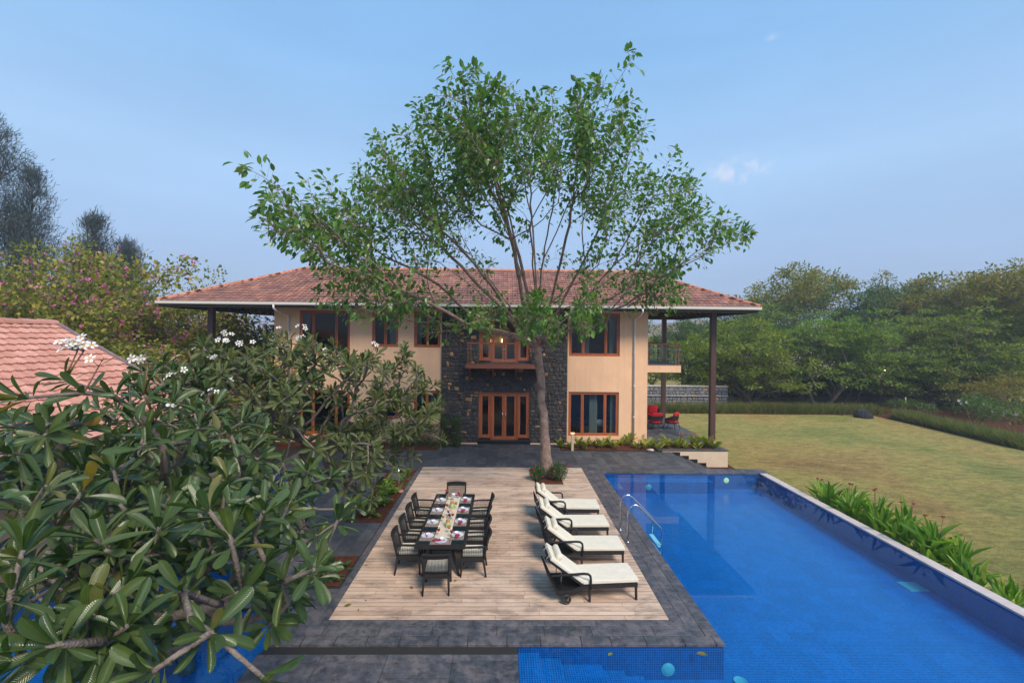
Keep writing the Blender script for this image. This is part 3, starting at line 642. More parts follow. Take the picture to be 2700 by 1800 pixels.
def door(r_, sill):
    x0, x1, z0, z1 = r_; yf = HY-.06; W__ = x1-x0; fr = MB(); t = .07
    fr.box(x0+.004, x1-.004, yf, yf+.12, z1-t, z1-.004).box(x0+.004, x0+t, yf, yf+.12, z0+sill, z1-t).box(x1-t, x1-.004, yf, yf+.12, z0+sill, z1-t)
    a, b_ = x0+W__*.245, x1-W__*.245
    fr.box(a-.035, a+.035, yf, yf+.12, z0+.02, z1-t).box(b_-.035, b_+.035, yf, yf+.12, z0+.02, z1-t)
    o = fr.build('door', M['teak'], villa, bevel=.004, seg=1)
    MB().box(x0+.004, a-.04, yf+.02, HY+.2, z0-.1, z0+sill).build('sill', M['black_stone'], o); MB().box(b_+.04, x1-.004, yf+.02, HY+.2, z0-.1, z0+sill).build('sill', M['black_stone'], o)
    for (c, d, zz) in ((x0+t+.004, a-.039, z0+sill), (b_+.039, x1-t-.004, z0+sill), (a+.039, (a+b_)/2-.003, z0+.02), ((a+b_)/2+.003, b_-.039, z0+.02)):
        lf = MB(); s_ = .105; y0, y1 = yf+.03, yf+.08
        lf.box(c, d, y0, y1, zz+.005, zz+.16).box(c, d, y0, y1, z1-t-.13, z1-t-.005).box(c, c+s_, y0, y1, zz+.16, z1-t-.13).box(d-s_, d, y0, y1, zz+.16, z1-t-.13)
        lfo = lf.build('door_leaf', M['teak'], o, bevel=.004, seg=1)
        MB().box(c+s_-.01, d-s_+.01, y0+.02, y0+.026, zz+.15, z1-t-.12).build('pane', M['glass'], o)
    for sx in (-1, 1):
        hx = (a+b_)/2+sx*.075; MB().tube([(hx, yf+.03, z0+1.0), (hx, yf-.03, z0+1.02), (hx, yf-.03, z0+1.33), (hx, yf+.03, z0+1.35)], .011, 8).build('handle', M['steel'], o, smooth=True)
door(D_l, .10); door(D_u, .10)
MB().box(D_l[0]-.03, D_l[1]+.03, HY-.24, HY+.2, -.04, .158).build('door_step', M['black_stone'], villa, bevel=.005)
# interiors
it = MB(); it.box(HX0+.25, HX1-.25, HY+.25, HYB-.01, 3.5, FL).box(HX0+.25, HX1-.25, HY+.25, HYB-.01, 6.5, 6.6)
it.box(HX0+.25, HX1-.25, HY+.25, HYB-.01, 0, .14)
for xx in (-7.6, -3.0, 2.9): it.box(xx, xx+.12, HY+.25, HYB-.01, .14, 3.5).box(xx, xx+.12, HY+.25, HYB-.01, FL, 6.5)
it.box(HX0+.25, HX1-.25, HY+4.3, HY+4.4, .141, 3.499)
it.build('interior_wall', M['room_cool'], villa)
MB().box(HX0+.3, HX1-.3, HY+3.6, HY+3.7, FL+.01, 6.49).build('room_partition', M['room'], villa)

# roof ----------------------------------------------------------
EY0, EY1 = 21.2, 30.8; EX0, EX1 = at(414, 797, 21.2)[0], at(2004, 814, 21.2)[0]; EZ = 6.60
RY = 26.0; RX0, RX1, RZ = -10.97, 7.75, 8.78
def tile_face(mb, eave0, eave1, top0, top1, cw=.235, cl=.33, ribs=True):
    """courses of interlocking clay tiles on a roof slope given by eave and top edges"""
    e0, e1, t0, t1 = map(Vector, (eave0, eave1, top0, top1)); u = (e1-e0).normalized()
    d = t0-e0; vdir = (d - u*d.dot(u)); H_ = vdir.length; vdir = vdir/H_; n = u.cross(vdir).normalized()
    if n.z < 0: n = -n
    nr = int(H_/cl); cl = H_/nr
    uT0 = (t0-e0).dot(u); uT1 = (t1-e0).dot(u); U1 = (e1-e0).length
    for r_ in range(nr):
        v0, v1 = r_*cl, (r_+1)*cl+.05; fr_ = (r_+.35)/nr
        a, b_ = uT0*fr_, U1+(uT1-U1)*fr_
        c = math.floor(a/cw)*cw 
        while c < b_:
            cx = c+cw/2
            if a-.05 < cx < b_+.05:
                lift0, lift1 = .045+random.uniform(-.004,.006), .004
                prof = [(0, 0), (.12, .016), (.25, .0), (.45, -.004), (.62, .010), (.80, .030), (.95, .014)] if ribs else [(0,0),(.5,.01),(.97,0)]
                P0 = [e0+u*(c+cw*s_*.985)+vdir*v0+n*(h+lift0) for s_, h in prof]; P1 = [e0+u*(c+cw*s_*.985)+vdir*v1+n*(h+lift1) for s_, h in prof]
                Pb = [p-n*.03 for p in P0]; k = len(prof)
                fs = [(i, i+1, k+i+1, k+i) for i in range(k-1)] + [(2*k+i, 2*k+i+1, i+1, i) for i in range(k-1)]
                mb.add(P0+P1+Pb, fs)
            c += cw
def ridge_line(mb, a, b_, r_=.12, seg=.38):
    a, b_ = Vector(a), Vector(b_); L_ = (b_-a).length; d = (b_-a)/L_; s_ = d.cross(Vector((0,0,1))).normalized(); up = s_.cross(d)
    n = int(L_/seg)
    for i in range(n):
        p0 = a+d*(L_*i/n); p1 = a+d*(L_*(i+1)/n+.05); V0 = []; V1 = []
        for k in range(7):
            t = math.pi*k/6; V0.append(p0+s_*math.cos(t)*r_*1.12+up*(math.sin(t)*r_*1.15)); V1.append(p1+s_*math.cos(t)*r_*.94+up*(math.sin(t)*r_*.92))
        Vb = [p0+s_*math.cos(math.pi*k/6)*r_*.8+up*(math.sin(math.pi*k/6)*r_*.8) for k in range(7)]
        mb.add(V0+V1+Vb, [(k, k+1, 8+k, 7+k) for k in range(6)]+[(14+k, 15+k, k+1, k) for k in range(6)])
A, B_, C_, D_ = (EX0,EY0,EZ), (EX1,EY0,EZ), (EX1,EY1,EZ), (EX0,EY1,EZ); P_, Q_ = (RX0,RY,RZ), (RX1,RY,RZ)
rf = MB()
tile_face(rf, A, B_, P_, Q_)
tile_face(rf, B_, C_, Q_, Q_); tile_face(rf, D_, A, P_, P_)
rf.add([C_, D_, P_, Q_], [(0,1,2,3)])
rfo = rf.build('roof', M['tile'], villa)
rd = MB(); ridge_line(rd, P_, Q_, .11); 
for a, b_ in ((A, P_), (B_, Q_), (C_, Q_), (D_, P_)): ridge_line(rd, a, b_, .115, .40)
rd.build('ridge_tiles', M['ridge'], rfo)
def off(p, dz, sx=0, sy=0): return (p[0]+sx, p[1]+sy, p[2]+dz)
rs = MB()                                # boarding under the tiles
for q in ((A,B_,Q_,P_), (B_,C_,Q_), (C_,D_,P_,Q_), (D_,A,P_)): rs.add([off(p, -.02) for p in q], [tuple(range(len(q)))]); rs.add([off(p, -.07) for p in q], [tuple(range(len(q)))[::-1]])
rs.build('roof_boarding', M['soffit'], rfo)
rt = MB()
def raft(p, q): rt.beam(off(p, -.13), off(q, -.13), .07, .11)
slope = (RZ-EZ)/(RY-EY0)
for i in range(48):                      # front overhang
    x = EX0+.25+i*(EX1-EX0-.5)/47; 
    if HX0-.2 < x < HX1+.2: raft((x, EY0+.03, EZ+.012), (x, EY0+1.5, EZ+slope*1.5))
for sx, ex, rx, hx in ((1, EX1, RX1, HX1), (-1, EX0, RX0, HX0)):
    ks = (RZ-EZ)/abs(ex-rx)
    for i in range(13):
        y = EY0+.5+i*.73; run = min(abs(ex-hx)+.1, abs(y-EY0)*abs(ex-rx)/(RY-EY0), abs(EY1-y)*abs(ex-rx)/(RY-EY0))
        if run > .3: raft((ex-sx*.03, y, EZ+.01), (ex-sx*run, y, EZ+ks*run))
    for k in range(1, 9):
        x = ex-sx*k*.52; ru = min(1.3, abs(ex-x)*(RY-EY0)/abs(ex-rx))
        raft((x, EY0+.03, EZ+.012), (x, EY0+ru, EZ+slope*ru)); raft((x, EY1-.03, EZ+.012), (x, EY1-ru, EZ+slope*ru))
    for yy, s_ in ((EY0, 1), (EY1, -1)): raft((ex-sx*.05, yy+s_*.05, EZ+.02), (rx+(ex-rx)*.1, RY+(yy-RY)*.1, RZ-.25))
rt.build('rafters', M['dark_timber'], rfo)
fa = MB(); fa.box(EX0+.04, EX1-.04, EY0+.03, EY0+.07, EZ-.26, EZ-.015).box(EX0+.04, EX1-.04, EY1-.07, EY1-.03, EZ-.26, EZ-.015).box(EX0+.03, EX0+.07, EY0+.07, EY1-.07, EZ-.26, EZ-.015).box(EX1-.07, EX1-.03, EY0+.07, EY1-.07, EZ-.26, EZ-.015)
px_l, px_r = at(558, 860, 22.6)[0], at(1878.5, 1000, 22.6)[0]
for x_, s_ in ((px_l, 1), (px_r, -1)):   # beams carried by the posts
    fa.box(x_-.07, x_+.07, 21.6, 30.3, EZ-.05, EZ+.17) 
fa.box(px_l, HX0, 22.53, 22.67, EZ-.03, EZ+.15).box(HX1, px_r, 22.53, 22.67, EZ-.03, EZ+.15)
fa.build('fascia', M['dark_timber'], rfo)
gu = MB()
def gut(a, b_):
    a, b_ = Vector(a), Vector(b_); d = (b_-a).normalized(); s_ = d.cross(Vector((0,0,1))).normalized()
    prof = [(0.0,0.06),(0.0,-.07),(.03,-.095),(.09,-.095),(.125,-.06),(.125,.035),(.14,.045),(.14,.058),(.11,.058),(.11,-.05),(.08,-.08),(.04,-.08),(.012,-.06),(.012,.06)]
    V_ = [a+s_*o_+Vector((0,0,h)) for o_, h in prof]+[b_+s_*o_+Vector((0,0,h)) for o_, h in prof]; k = len(prof)
    gu.add(V_, [(i, (i+1) % k, k+(i+1) % k, k+i) for i in range(k)]+[tuple(range(k)), tuple(range(k, 2*k))[::-1]])
gz = EZ-.045
gut((EX0-.03,EY0+.03,gz), (EX1+.03,EY0+.03,gz)); gut((EX1-.03,EY0,gz), (EX1-.03,EY1,gz)); gut((EX0+.03,EY1,gz), (EX0+.03,EY0,gz))
gu.build('gutter', M['gutter'], rfo)
for xt, xb in ((at(722, 812, 21.2)[0], at(762, 860, HY)[0]), (at(1694, 826, 21.2)[0], at(1672.5, 860, HY)[0])):
    dp = MB(); dp.tube([(xt, EY0-.04, EZ-.12), (xt, EY0-.04, EZ-.26), (xt+(xb-xt)*.15, EY0+.1, EZ-.36), (xb-(xb-xt)*.1, HY-.16, EZ-.52), (xb, HY-.07, EZ-.66), (xb, HY-.07, .1)], .047, 10)
    for z_ in (1.3, 2.8, 4.4): dp.lathe([(.053, z_), (.056, z_+.01), (.056, z_+.06), (.053, z_+.07)], (xb, HY-.07, 0), 10)
    dp.build('downpipe', M['pipe'], villa, smooth=True)
for x_, y_, z_ in ((px_l, 22.6, 0), (px_r, 22.6, .08), (px_l, 29.5, 0), (px_r, 29.6, .08)):
    MB().box(x_-.125, x_+.125, y_-.125, y_+.125, z_-.1, EZ-.02).build('post', M['brown_steel'], villa, bevel=.008)
# front balcony
BX0, BX1, BY = at(1229, 965, 21.3)[0], at(1431, 965, 21.3)[0], 21.3
bal = MB(); 
for i in range(9): y = BY+i*.122; bal.box(BX0, BX1, y+.003, y+.119, FL-.035, FL)
bal.box(BX0, BX1, BY-.03, BY, FL-.17, FL+.004).box(BX0-.03, BX0, BY-.03, HY-.1, FL-.17, FL+.004).box(BX1, BX1+.03, BY-.03, HY-.1, FL-.17, FL+.004)
for i in range(4): x = BX0+.12+i*(BX1-BX0-.24)/3; bal.box(x-.06, x+.06, BY-.045, BY-.03, FL-.16, FL-.03); bal.add([(x-.04,BY+.02,FL-.17),(x+.04,BY+.02,FL-.17),(x+.04,HY-.15,FL-.17),(x-.04,HY-.15,FL-.17),(x-.04,HY-.15,FL-.75),(x+.04,HY-.15,FL-.75),(x-.04,BY+.02,FL-.22),(x+.04,BY+.02,FL-.22)],[(0,1,2,3),(4,5,7,6),(0,6,7,1),(3,2,5,4),(0,3,4,6),(1,7,5,2)])
balo = bal.build('balcony', M['teak_dark'], villa, bevel=.004, seg=1)
def railing(par, pts, posts, zf, h=.98):
    rl = MB()
    for a, b_ in zip(pts[:-1], pts[1:]): rl.beam((*a, zf+h), (*b_, zf+h), .075, .065)
    for (x, y) in posts: rl.box(x-.035, x+.035, y-.03, y+.03, zf-.02, zf+h-.02)
    rl.build('railing', M['teak_dark'], par, bevel=.005)
    gl = MB(); cl = MB()
    for a, b_ in zip(pts[:-1], pts[1:]):
        a_, b2 = Vector(a), Vector(b_); d = (b2-a_).normalized(); o_ = Vector((d.y, -d.x))*.05
        L_ = (b2-a_).length; n = max(1, round(L_/1.7))
        for i in range(n):
            p, q = a_+d*(L_*i/n+.02)+o_, a_+d*(L_*(i+1)/n-.02)+o_
            gl.beam((p.x,p.y,zf+.47), (q.x,q.y,zf+.47), .01, .80)
    gl.build('glass_panel', M['rail_glass'], par)
    for (x, y) in posts:
        for z_ in (.18, .70): MB().box(x-.09, x+.09, y-.075, y-.03, zf+z_, zf+z_+.022).build('glass_clamp', M['steel'], par)
railing(balo, [(BX0+.04, HY-.14), (BX0+.04, BY+.04), (BX1-.04, BY+.04), (BX1-.04, HY-.14)], [(BX0+.08, BY+.06), (BX0+.2, BY+.06), (0+(BX0+BX1)/2, BY+.06), (BX1-.08, BY+.06), (BX1-.2, BY+.06)], FL)
# side balcony
sbx = at(1794, 970, 22.7)[0]; sb = MB().box(HX1, sbx, 22.62, 29.2, FL-.38, FL-.02)
sbo = sb.build('side_balcony', M['stucco'], villa, bevel=.005); MB().box(HX1, sbx+.02, 22.6, 29.22, FL-.018, FL+.012).build('floor_slab', M['paver'], sbo)
rp = [(HX1+.04, 22.7), (sbx-.05, 22.7), (sbx-.05, 29.1), (HX1+.04, 29.1)]
railing(sbo, rp, [(HX1+.07, 22.72), (sbx-.1, 22.72), (sbx-.25, 22.72), (sbx-.05, 24.3), (sbx-.05, 25.9), (sbx-.05, 27.5), (sbx-.1, 29.08), (HX1+.5, 29.08), (HX1+.95, 29.08), (HX1+1.2,29.08)], FL+.01)
# things seen through the glass
sofa = empty('sofa', (5.0, 24.2, .14), 0, 'dark blue sofa inside behind the lower right window', 'sofa')
MB().box(-1.2, 1.2, -.4, .4, .05, .42).box(-1.2, 1.2, .25, .45, .42, .85).box(-1.25, -1.0, -.4, .4, .42, .62).build('body', M['sofa'], sofa, bevel=.05)
pil = MB().ell((0,0,0), (.26,.09,.2), 14, 8); po = pil.build('pillow', M['white'], None, smooth=True); po.location = (4.95, 23.75, .78); po.rotation_euler = (R(15), R(20), R(15)); tag(po, 'white pillow on the dark sofa behind the lower right window', 'pillow')
bed = empty('bed', (5.0, 24.6, FL), 0, 'beige upholstered bed inside behind the upper right window', 'bed')
MB().box(-1.3, 1.3, -.3, 1.2, .1, .5).build('mattress', M['room'], bed, bevel=.06); MB().box(-1.3, 1.3, -.55, -.4, .1, .95).build('headboard', M['teak_dark'], bed, bevel=.02)
M['lamp_on'] = emis('lit_lamp', (1, .62, .22), 9)
for x_ in (-.73, -.12):
    lo = empty('interior_sconce', (x_, HY+3.56, FL+1.05), 0, 'warm lit wall light on the left inside the balcony door' if x_ < -.5 else 'warm lit wall light nearer the middle inside the balcony door', 'wall light', 'wall lights inside the balcony room')
    MB().lathe([(.02,-.09),(.032,-.08),(.032,.08),(.02,.09)], (0,0,0), 12).build('bulb', M['lamp_on'], lo, smooth=True); MB().box(-.05,.05,.0,.06,-.13,-.095).build('bracket', M['steel'], lo)
    pl = bpy.data.lights.new('bulb_light', 'POINT'); plo = bpy.data.objects.new('bulb_light', pl); COL.objects.link(plo); pl.energy = 2.2; pl.color = (1, .62, .28); pl.shadow_soft_size = .05; plo.location = (x_, HY+3.4, FL+1.05)

# ================================================================ dining set
TX0, TX1, TY0, TY1, TZ = -1.87, -.79, 9.88, 13.10, .74
M['table_glass'] = plain('dark_table_glass', (.012,.030,.036), .06, spec=.8)
M['runner'] = plain('cream_runner', (.72,.62,.47), .9, bump=.2, bscale=80)
M['mat'] = plain('taupe_placemat', (.33,.24,.19), .85, bump=.3, bscale=150)
M['mat_band'] = plain('taupe_band', (.24,.17,.135), .85)
M['china'] = plain('white_china', (.75,.78,.84), .15)
M['napkin'] = plain('crimson_napkin', (.33,.018,.065), .85)
M['clear'] = glass('clear_glass', (.97,.98,.98), 1.45, 1.0)
M['wine_red'] = plain('red_drink', (.55,.006,.012), .1)
M['wine_amber'] = plain('amber_drink', (.50,.22,.035), .1)
M['juice'] = plain('pale_juice', (.55,.60,.26), .2)
M['orange'] = plain('orange_slices', (.75,.28,.03), .4)
M['lid'] = plain('mauve_lid', (.30,.19,.22), .4)
M['leafgreen'] = plain('leaf_green', (.045,.12,.02), .5)
M['pink'] = plain('pink_petals', (.80,.38,.50), .6)
M['darkpot'] = plain('dark_vase', (.02,.02,.025), .25)

tb = empty('dining_table', ((TX0+TX1)/2, (TY0+TY1)/2, 0), 0, 'long dark dining table with black glass top laid for ten on the wooden deck', 'table')
hw, hl = (TX1-TX0)/2, (TY1-TY0)/2
MB().box(-hw+.02, hw-.02, -hl+.02, hl-.02, TZ-.022, TZ-.004).build('tabletop', M['table_glass'], tb)
MB().box(-hw, hw, -hl, -hl+.05, TZ-.085, TZ).box(-hw, hw, hl-.05, hl, TZ-.085, TZ).box(-hw, -hw+.05, -hl+.05, hl-.05, TZ-.085, TZ).box(hw-.05, hw, -hl+.05, hl-.05, TZ-.085, TZ).build('table_frame', M['wicker'], tb, bevel=.006)
for sx in (-1, 1):
    for sy in (-1, 1):
        MB().tube([(sx*(hw-.28), sy*(hl-.30), TZ-.06), (sx*(hw-.30), sy*(hl-.38), .40), (sx*(hw-.14), sy*(hl-.16), .0)], [.035,.032,.028], 8).build('leg', M['wicker'], tb, smooth=True)
MB().tube([(-(hw-.28),-(hl-.34),.5),((hw-.28),-(hl-.34),.5)], .022, 8).tube([(-(hw-.28),(hl-.34),.5),((hw-.28),(hl-.34),.5)], .022, 8).tube([(0,-(hl-.34),.5),(0,(hl-.34),.5)], .022, 8).build('stretcher', M['wicker'], tb, smooth=True)
ro = MB().box(-.17, .17, -hl+.36, hl-.27, 0, .004).build('table_runner', M['runner']); ro.location = (tb.location.x+.0, tb.location.y, TZ+.001)
tag(ro, 'long cream table runner down the middle of the dining table', 'table runner')

def make_dining_chair():                   # faces +Y, origin on the floor under the seat centre
    c = empty('dining_chair', (0,0,0)); W2, D2 = .265, .25
    for sx in (-1, 1):
        MB().tube([(sx*W2*.93, D2*.9, .36), (sx*W2*.98, D2*1.02, 0)], [.026,.018], 8).build('leg', M['wicker'], c, smooth=True)
        MB().tube([(sx*W2*.93, -D2*.92, .36), (sx*W2*.98, -D2*1.15, 0)], [.027,.018], 8).build('leg', M['wicker'], c, smooth=True)
    MB().box(-W2, W2, -D2, D2, .32, .425).build('seat_frame', M['wicker'], c, bevel=.012)
    MB().box(-W2+.035, W2-.035, -D2+.04, D2-.005, .427, .487).build('cushion', M['cushion'], c, bevel=.022, seg=3)
    # back: leaning posts, curved rolled top, cane mesh
    def bp(x, z):                          # surface of the back
        t = (z-.42)/.46; return (x*(1+.08*t), -D2+.01-.10*t-.05*(1-(x/W2)**2)*(.35+.65*t), z)
    fr = MB()
    for sx in (-1, 1): fr.tube([bp(sx*(W2-.015), z) for z in (.40,.55,.70,.83)], .022, 8)
    top = [bp(W2*k/8*1.0, .845+.012*(1-(k/8)**2)) for k in range(-8, 9)]; fr.tube(top, .027, 8)
    fr.tube([bp(W2*k/6*.95, .47) for k in range(-6, 7)], .016, 6)
    for k in range(-6, 6): x0, x1 = W2*k/6*.95, W2*(k+1)/6*.95; fr.add([bp(x0,.76),bp(x1,.76),bp(x1,.84),bp(x0,.84)], [(0,1,2,3)])
    fr.build('back_frame', M['wicker'], c, smooth=True)
    la = MB()
    for k in range(-9, 10): la.tube([bp(W2*k/10, z) for z in (.48,.57,.66,.765)], .0042, 4, False)
    for j in range(15): la.tube([bp(W2*k/5*.93, .485+j*.0195) for k in range(-5, 6)], .0036, 4, False)
    la.build('cane_back', M['rattan'], c)
    for sx in (-1, 1):
        ar = MB(); ar.tube([bp(sx*(W2-.01), .655), (sx*(W2+.005), -.12, .655), (sx*(W2+.005), .12, .645), (sx*(W2-.005), D2-.03, .62), (sx*(W2-.01), D2-.012, .56), (sx*(W2-.015), D2-.012, .42)], [.024,.024,.024,.024,.022,.022], 8)
        ar.build('armrest', M['wicker'], c, smooth=True)
        sm = MB()
        for k in range(12): y = -D2+.05+k*(2*D2-.09)/11; sm.box(sx*(W2-.012)-.002, sx*(W2-.012)+.002, y-.003, y+.003, .43, .64)
        for k in range(7): sm.box(sx*(W2-.012)-.003, sx*(W2-.012)+.003, -D2+.03, D2-.03, .445+k*.028-.002, .445+k*.028+.002)
        sm.build('side_mesh', M['rattan'], c)
    return c
ch0 = make_dining_chair(); used = False
names = ['nearest', 'second', 'third', 'farthest']
def place_chair(x, y, rz, label):
    global used
    c = ch0 if not used else copy_tree(ch0); used = True
    c.location = (x, y, .006); c.rotation_euler = (0, 0, rz); tag(c, label, 'chair', 'dining chairs round the long table')
SEATY = [10.34, 11.08, 11.83, 12.56]
ord_ = ['nearest camera', 'second along', 'third along', 'farthest from camera']
for i, y in enumerate(SEATY):
    place_chair(-2.05+.0*i, y, -math.pi/2+R(random.uniform(-4,4)), f"black cane dining chair on the table's left side, {ord_[i]}")
for i, y in enumerate([10.25, 11.02, 11.80, 12.56]):
    place_chair(-.66+[.02,.0,-.02,.03][i], y, math.pi/2+R(random.uniform(-4,4)), f"black cane dining chair on the table's right side, {ord_[i]}")
place_chair(-1.33, 9.55, R(2), 'black cane dining chair at the near end of the table, its back to the camera')
place_chair(-1.36, 13.38, math.pi+R(1), 'black cane dining chair at the far end of the table, facing the camera')

def unitcopy(first, name):
    st_ = {'o': first, 'u': False}
    def f(loc, rz, label, cat, group):
        o = st_['o'] if not st_['u'] else copy_tree(st_['o']); st_['u'] = True
        o.location = loc; o.rotation_euler = (0, 0, rz); tag(o, label, cat, group); return o
    return f
# place setting pieces, seat faces +Y in local space (diner sits at -Y)
pm = empty('placemat'); MB().box(-.225,.225,-.15,.15,0,.003).build('mat_cloth', M['mat'], pm)
mb = MB()
for a in (.185,): mb.box(-a,a,-.115,-.111,.0032,.0042).box(-a,a,.111,.115,.0032,.0042).box(-a,-a+.004,-.111,.111,.0032,.0042).box(a-.004,a,-.111,.111,.0032,.0042)
mb.build('stitched_border', M['mat_band'], pm); PM = unitcopy(pm, 'placemat')
pl_ = MB().lathe([(0,.004),(.07,.004),(.085,.007),(.135,.018),(.137,.021),(.134,.022),(.088,.012),(.07,.0085),(0,.0085)], (0,0,0), 32).build('dinner_plate', M['china'], smooth=True); PL = unitcopy(pl_, '')
sp_ = MB().lathe([(0,.012),(.06,.013),(.095,.024),(.097,.027),(.094,.027),(.06,.018),(0,.017)], (0,0,0), 28).build('side_plate', M['china'], smooth=True); SPL = unitcopy(sp_, '')
bo_ = MB().lathe([(0,.0),(.028,.0),(.045,.015),(.055,.045),(.056,.05),(.052,.05),(.042,.018),(.025,.008),(0,.007)], (0,0,0), 24).build('soup_bowl', M['china'], smooth=True); BO = unitcopy(bo_, '')
nk = MB(); nk.add([(-.17,-.03,.030),(-.05,-.075,.034),(.03,-.045,.033),(.02,.02,.038),(-.06,.045,.036),(-.14,.035,.031),(-.06,-.015,.052)], [(0,1,6),(1,2,6),(2,3,6),(3,4,6),(4,5,6),(5,0,6)])
nk.add([(.03,-.04,.030),(.12,-.02,.034),(.15,.0,.029),(.05,.01,.034)], [(0,1,2,3)])
nk_ = nk.build('napkin', M['napkin']); NK = unitcopy(nk_, '')
fk = MB(); fk.box(-.005,.005,-.10,.02,.001,.004).box(-.012,.012,.02,.05,.001,.005)
for q in (-.010,-.0035,.003,.0095): fk.box(q-.0015,q+.0015,.05,.085,.002,.005)
fk_ = fk.build('fork', M['steel']); FK = unitcopy(fk_, '')
sn = MB().box(-.004,.004,-.10,.03,.002,.005).ell((0,.055,.005),(.020,.030,.005),10,6); sn_ = sn.build('spoon', M['steel'], smooth=True); SN = unitcopy(sn_, '')
def glass_thing(kind):
    g = empty('wine_glass')
    MB().lathe([(0,.001),(.034,.002),(.035,.004),(.006,.010),(.004,.016),(.004,.085),(.012,.095),(.030,.115),(.038,.145),(.038,.165),(.031,.205),(.030,.205),(.036,.165),(.036,.146),(.028,.118),(.0,.10)], (0,0,0), 20).build('bowl_and_stem', M['clear'], g, smooth=True)
    MB().lathe([(0,.101),(.027,.119),(.0345,.146),(.0355,.160),(0,.160)], (0,0,0), 20).build('drink', M['wine_red'] if kind == 'red' else M['wine_amber'], g, smooth=True)
    return g
GR = unitcopy(glass_thing('red'), ''); GA = unitcopy(glass_thing('amber'), '')
zt = TZ+.001
def setting(x, y, rz, who, drink, gpos=(.16,.15)):
    Rm = Matrix.Rotation(rz, 3, 'Z')
    def p(dx, dy, dz): v = Rm @ Vector((dx, dy, 0)); return (x+v.x, y+v.y, zt+dz)
    PM(p(0,0,0), rz, f'taupe placemat at the {who}', 'placemat', 'placemats on the dining table')
    PL(p(0,.0,.004), rz, f'large white dinner plate at the {who}', 'plate', 'dinner plates on the dining table')
    SPL(p(0,.0,.004), rz, f'small white plate on the dinner plate at the {who}', 'plate', 'side plates on the dining table')
    BO(p(.02,.02,.022), rz, f'white bowl on the plates at the {who}', 'bowl', 'bowls on the dining table')
    NK(p(-.02,.01,.0), rz, f'crimson folded napkin at the {who}', 'napkin', 'napkins on the dining table')
    FK(p(-.195,-.02,.003), rz, f'steel fork at the {who}', 'fork', 'forks on the dining table')
    SN(p(.195,-.02,.003), rz, f'steel spoon at the {who}', 'spoon', 'spoons on the dining table')
    if drink:
        (GR if drink == 'red' else GA)(p(gpos[0],gpos[1],.0), 0, f'stemmed glass of {"red" if drink == "red" else "amber"} drink at the {who}', 'wine glass', 'glasses of red drink' if drink == 'red' else 'glasses of amber drink')
sw = ['nearest left seat', 'second left seat from the near end', 'third left seat from the near end', 'farthest left seat']
for i, y in enumerate(SEATY): setting(-1.66, y-.02, -math.pi/2, sw[i], ['red','amber','red','amber'][i], (-.02,.24))
sw = ['nearest right seat', 'second right seat from the near end', 'third right seat from the near end', 'farthest right seat']
for i, y in enumerate(SEATY): setting(-1.005, y+.03, math.pi/2, sw[i], ['amber','red','amber','red'][i], (.10,.20))
setting(-1.33, TY0+.19, 0, 'near end seat', 'red', (.21,.17)); setting(-1.345, TY1-.18, math.pi, 'far end seat', 'red', (.22,-.02))
for (px_, py_, lab) in ((1181, 1383, 'glass pitcher of pale juice nearer the camera on the runner'), (1192, 1333, 'glass pitcher with orange slices farther along the runner')):
    p = gr(px_, py_+6, TZ+.005); g = empty('pitcher', tuple(p), R(-90), lab, 'pitcher', 'glass pitchers on the runner')
    MB().lathe([(0,0),(.062,.002),(.070,.03),(.060,.10),(.046,.17),(.044,.21),(.048,.235),(.046,.236),(.042,.21),(.044,.17),(.057,.10),(.066,.03),(0,.006)], (0,0,0), 20).tube([(0,.045,.20),(0,.095,.19),(0,.10,.12),(0,.06,.07)], .007, 8).build('jug', M['clear'], g, smooth=True)
    MB().lathe([(0,.007),(.062,.012),(.066,.03),(.0565,.10),(.050,.125),(0,.125)], (0,0,0), 20).build('juice', M['juice'], g, smooth=True)
    MB().lathe([(0,.126),(.048,.127),(.044,.165),(0,.168)], (0,0,0), 14).build('fruit', M['orange'], g, smooth=True)
    MB().lathe([(0,.225),(.043,.226),(.045,.242),(.02,.25),(.012,.262),(0,.265)], (0,0,0), 16).build('lid', M['lid'], g, smooth=True)
p = gr(1185, 1362, TZ+.005); va = empty('flower_vase', tuple(p), 0, 'small dark vase with pink and white flowers in the middle of the runner', 'vase')
MB().lathe([(0,0),(.03,.002),(.042,.03),(.036,.055),(.020,.07),(.022,.078),(.018,.078),(0,.06)], (0,0,0), 18).build('pot', M['darkpot'], va, smooth=True)
fl = MB()
for i in range(14):
    a = i*2.4; r_ = .012+.026*random.random(); c = Vector((.025+math.cos(a)*r_, math.sin(a)*r_, .15+.025*math.sin(i*1.7)))
    fl.ell(c, (.018,.016,.009), 7, 4, Matrix.Rotation(a, 3, 'Z') @ Matrix.Rotation(.9, 3, 'Y'))
fl.build('flower', M['pink'], va, smooth=True)
fl = MB()
for i in range(7):
    a = 1.6+i*.55; b0 = Vector((-.02,0,.09)); t = b0+Vector((math.cos(a)*.05, math.sin(a)*.05, .05+.02*(i % 3))); s_ = Vector((-math.sin(a), math.cos(a), 0))*.016
    fl.add([b0, (b0+t)/2+s_, t, (b0+t)/2-s_], [(0,1,2,3)])
fl.build('leaves', M['leafgreen'], va)

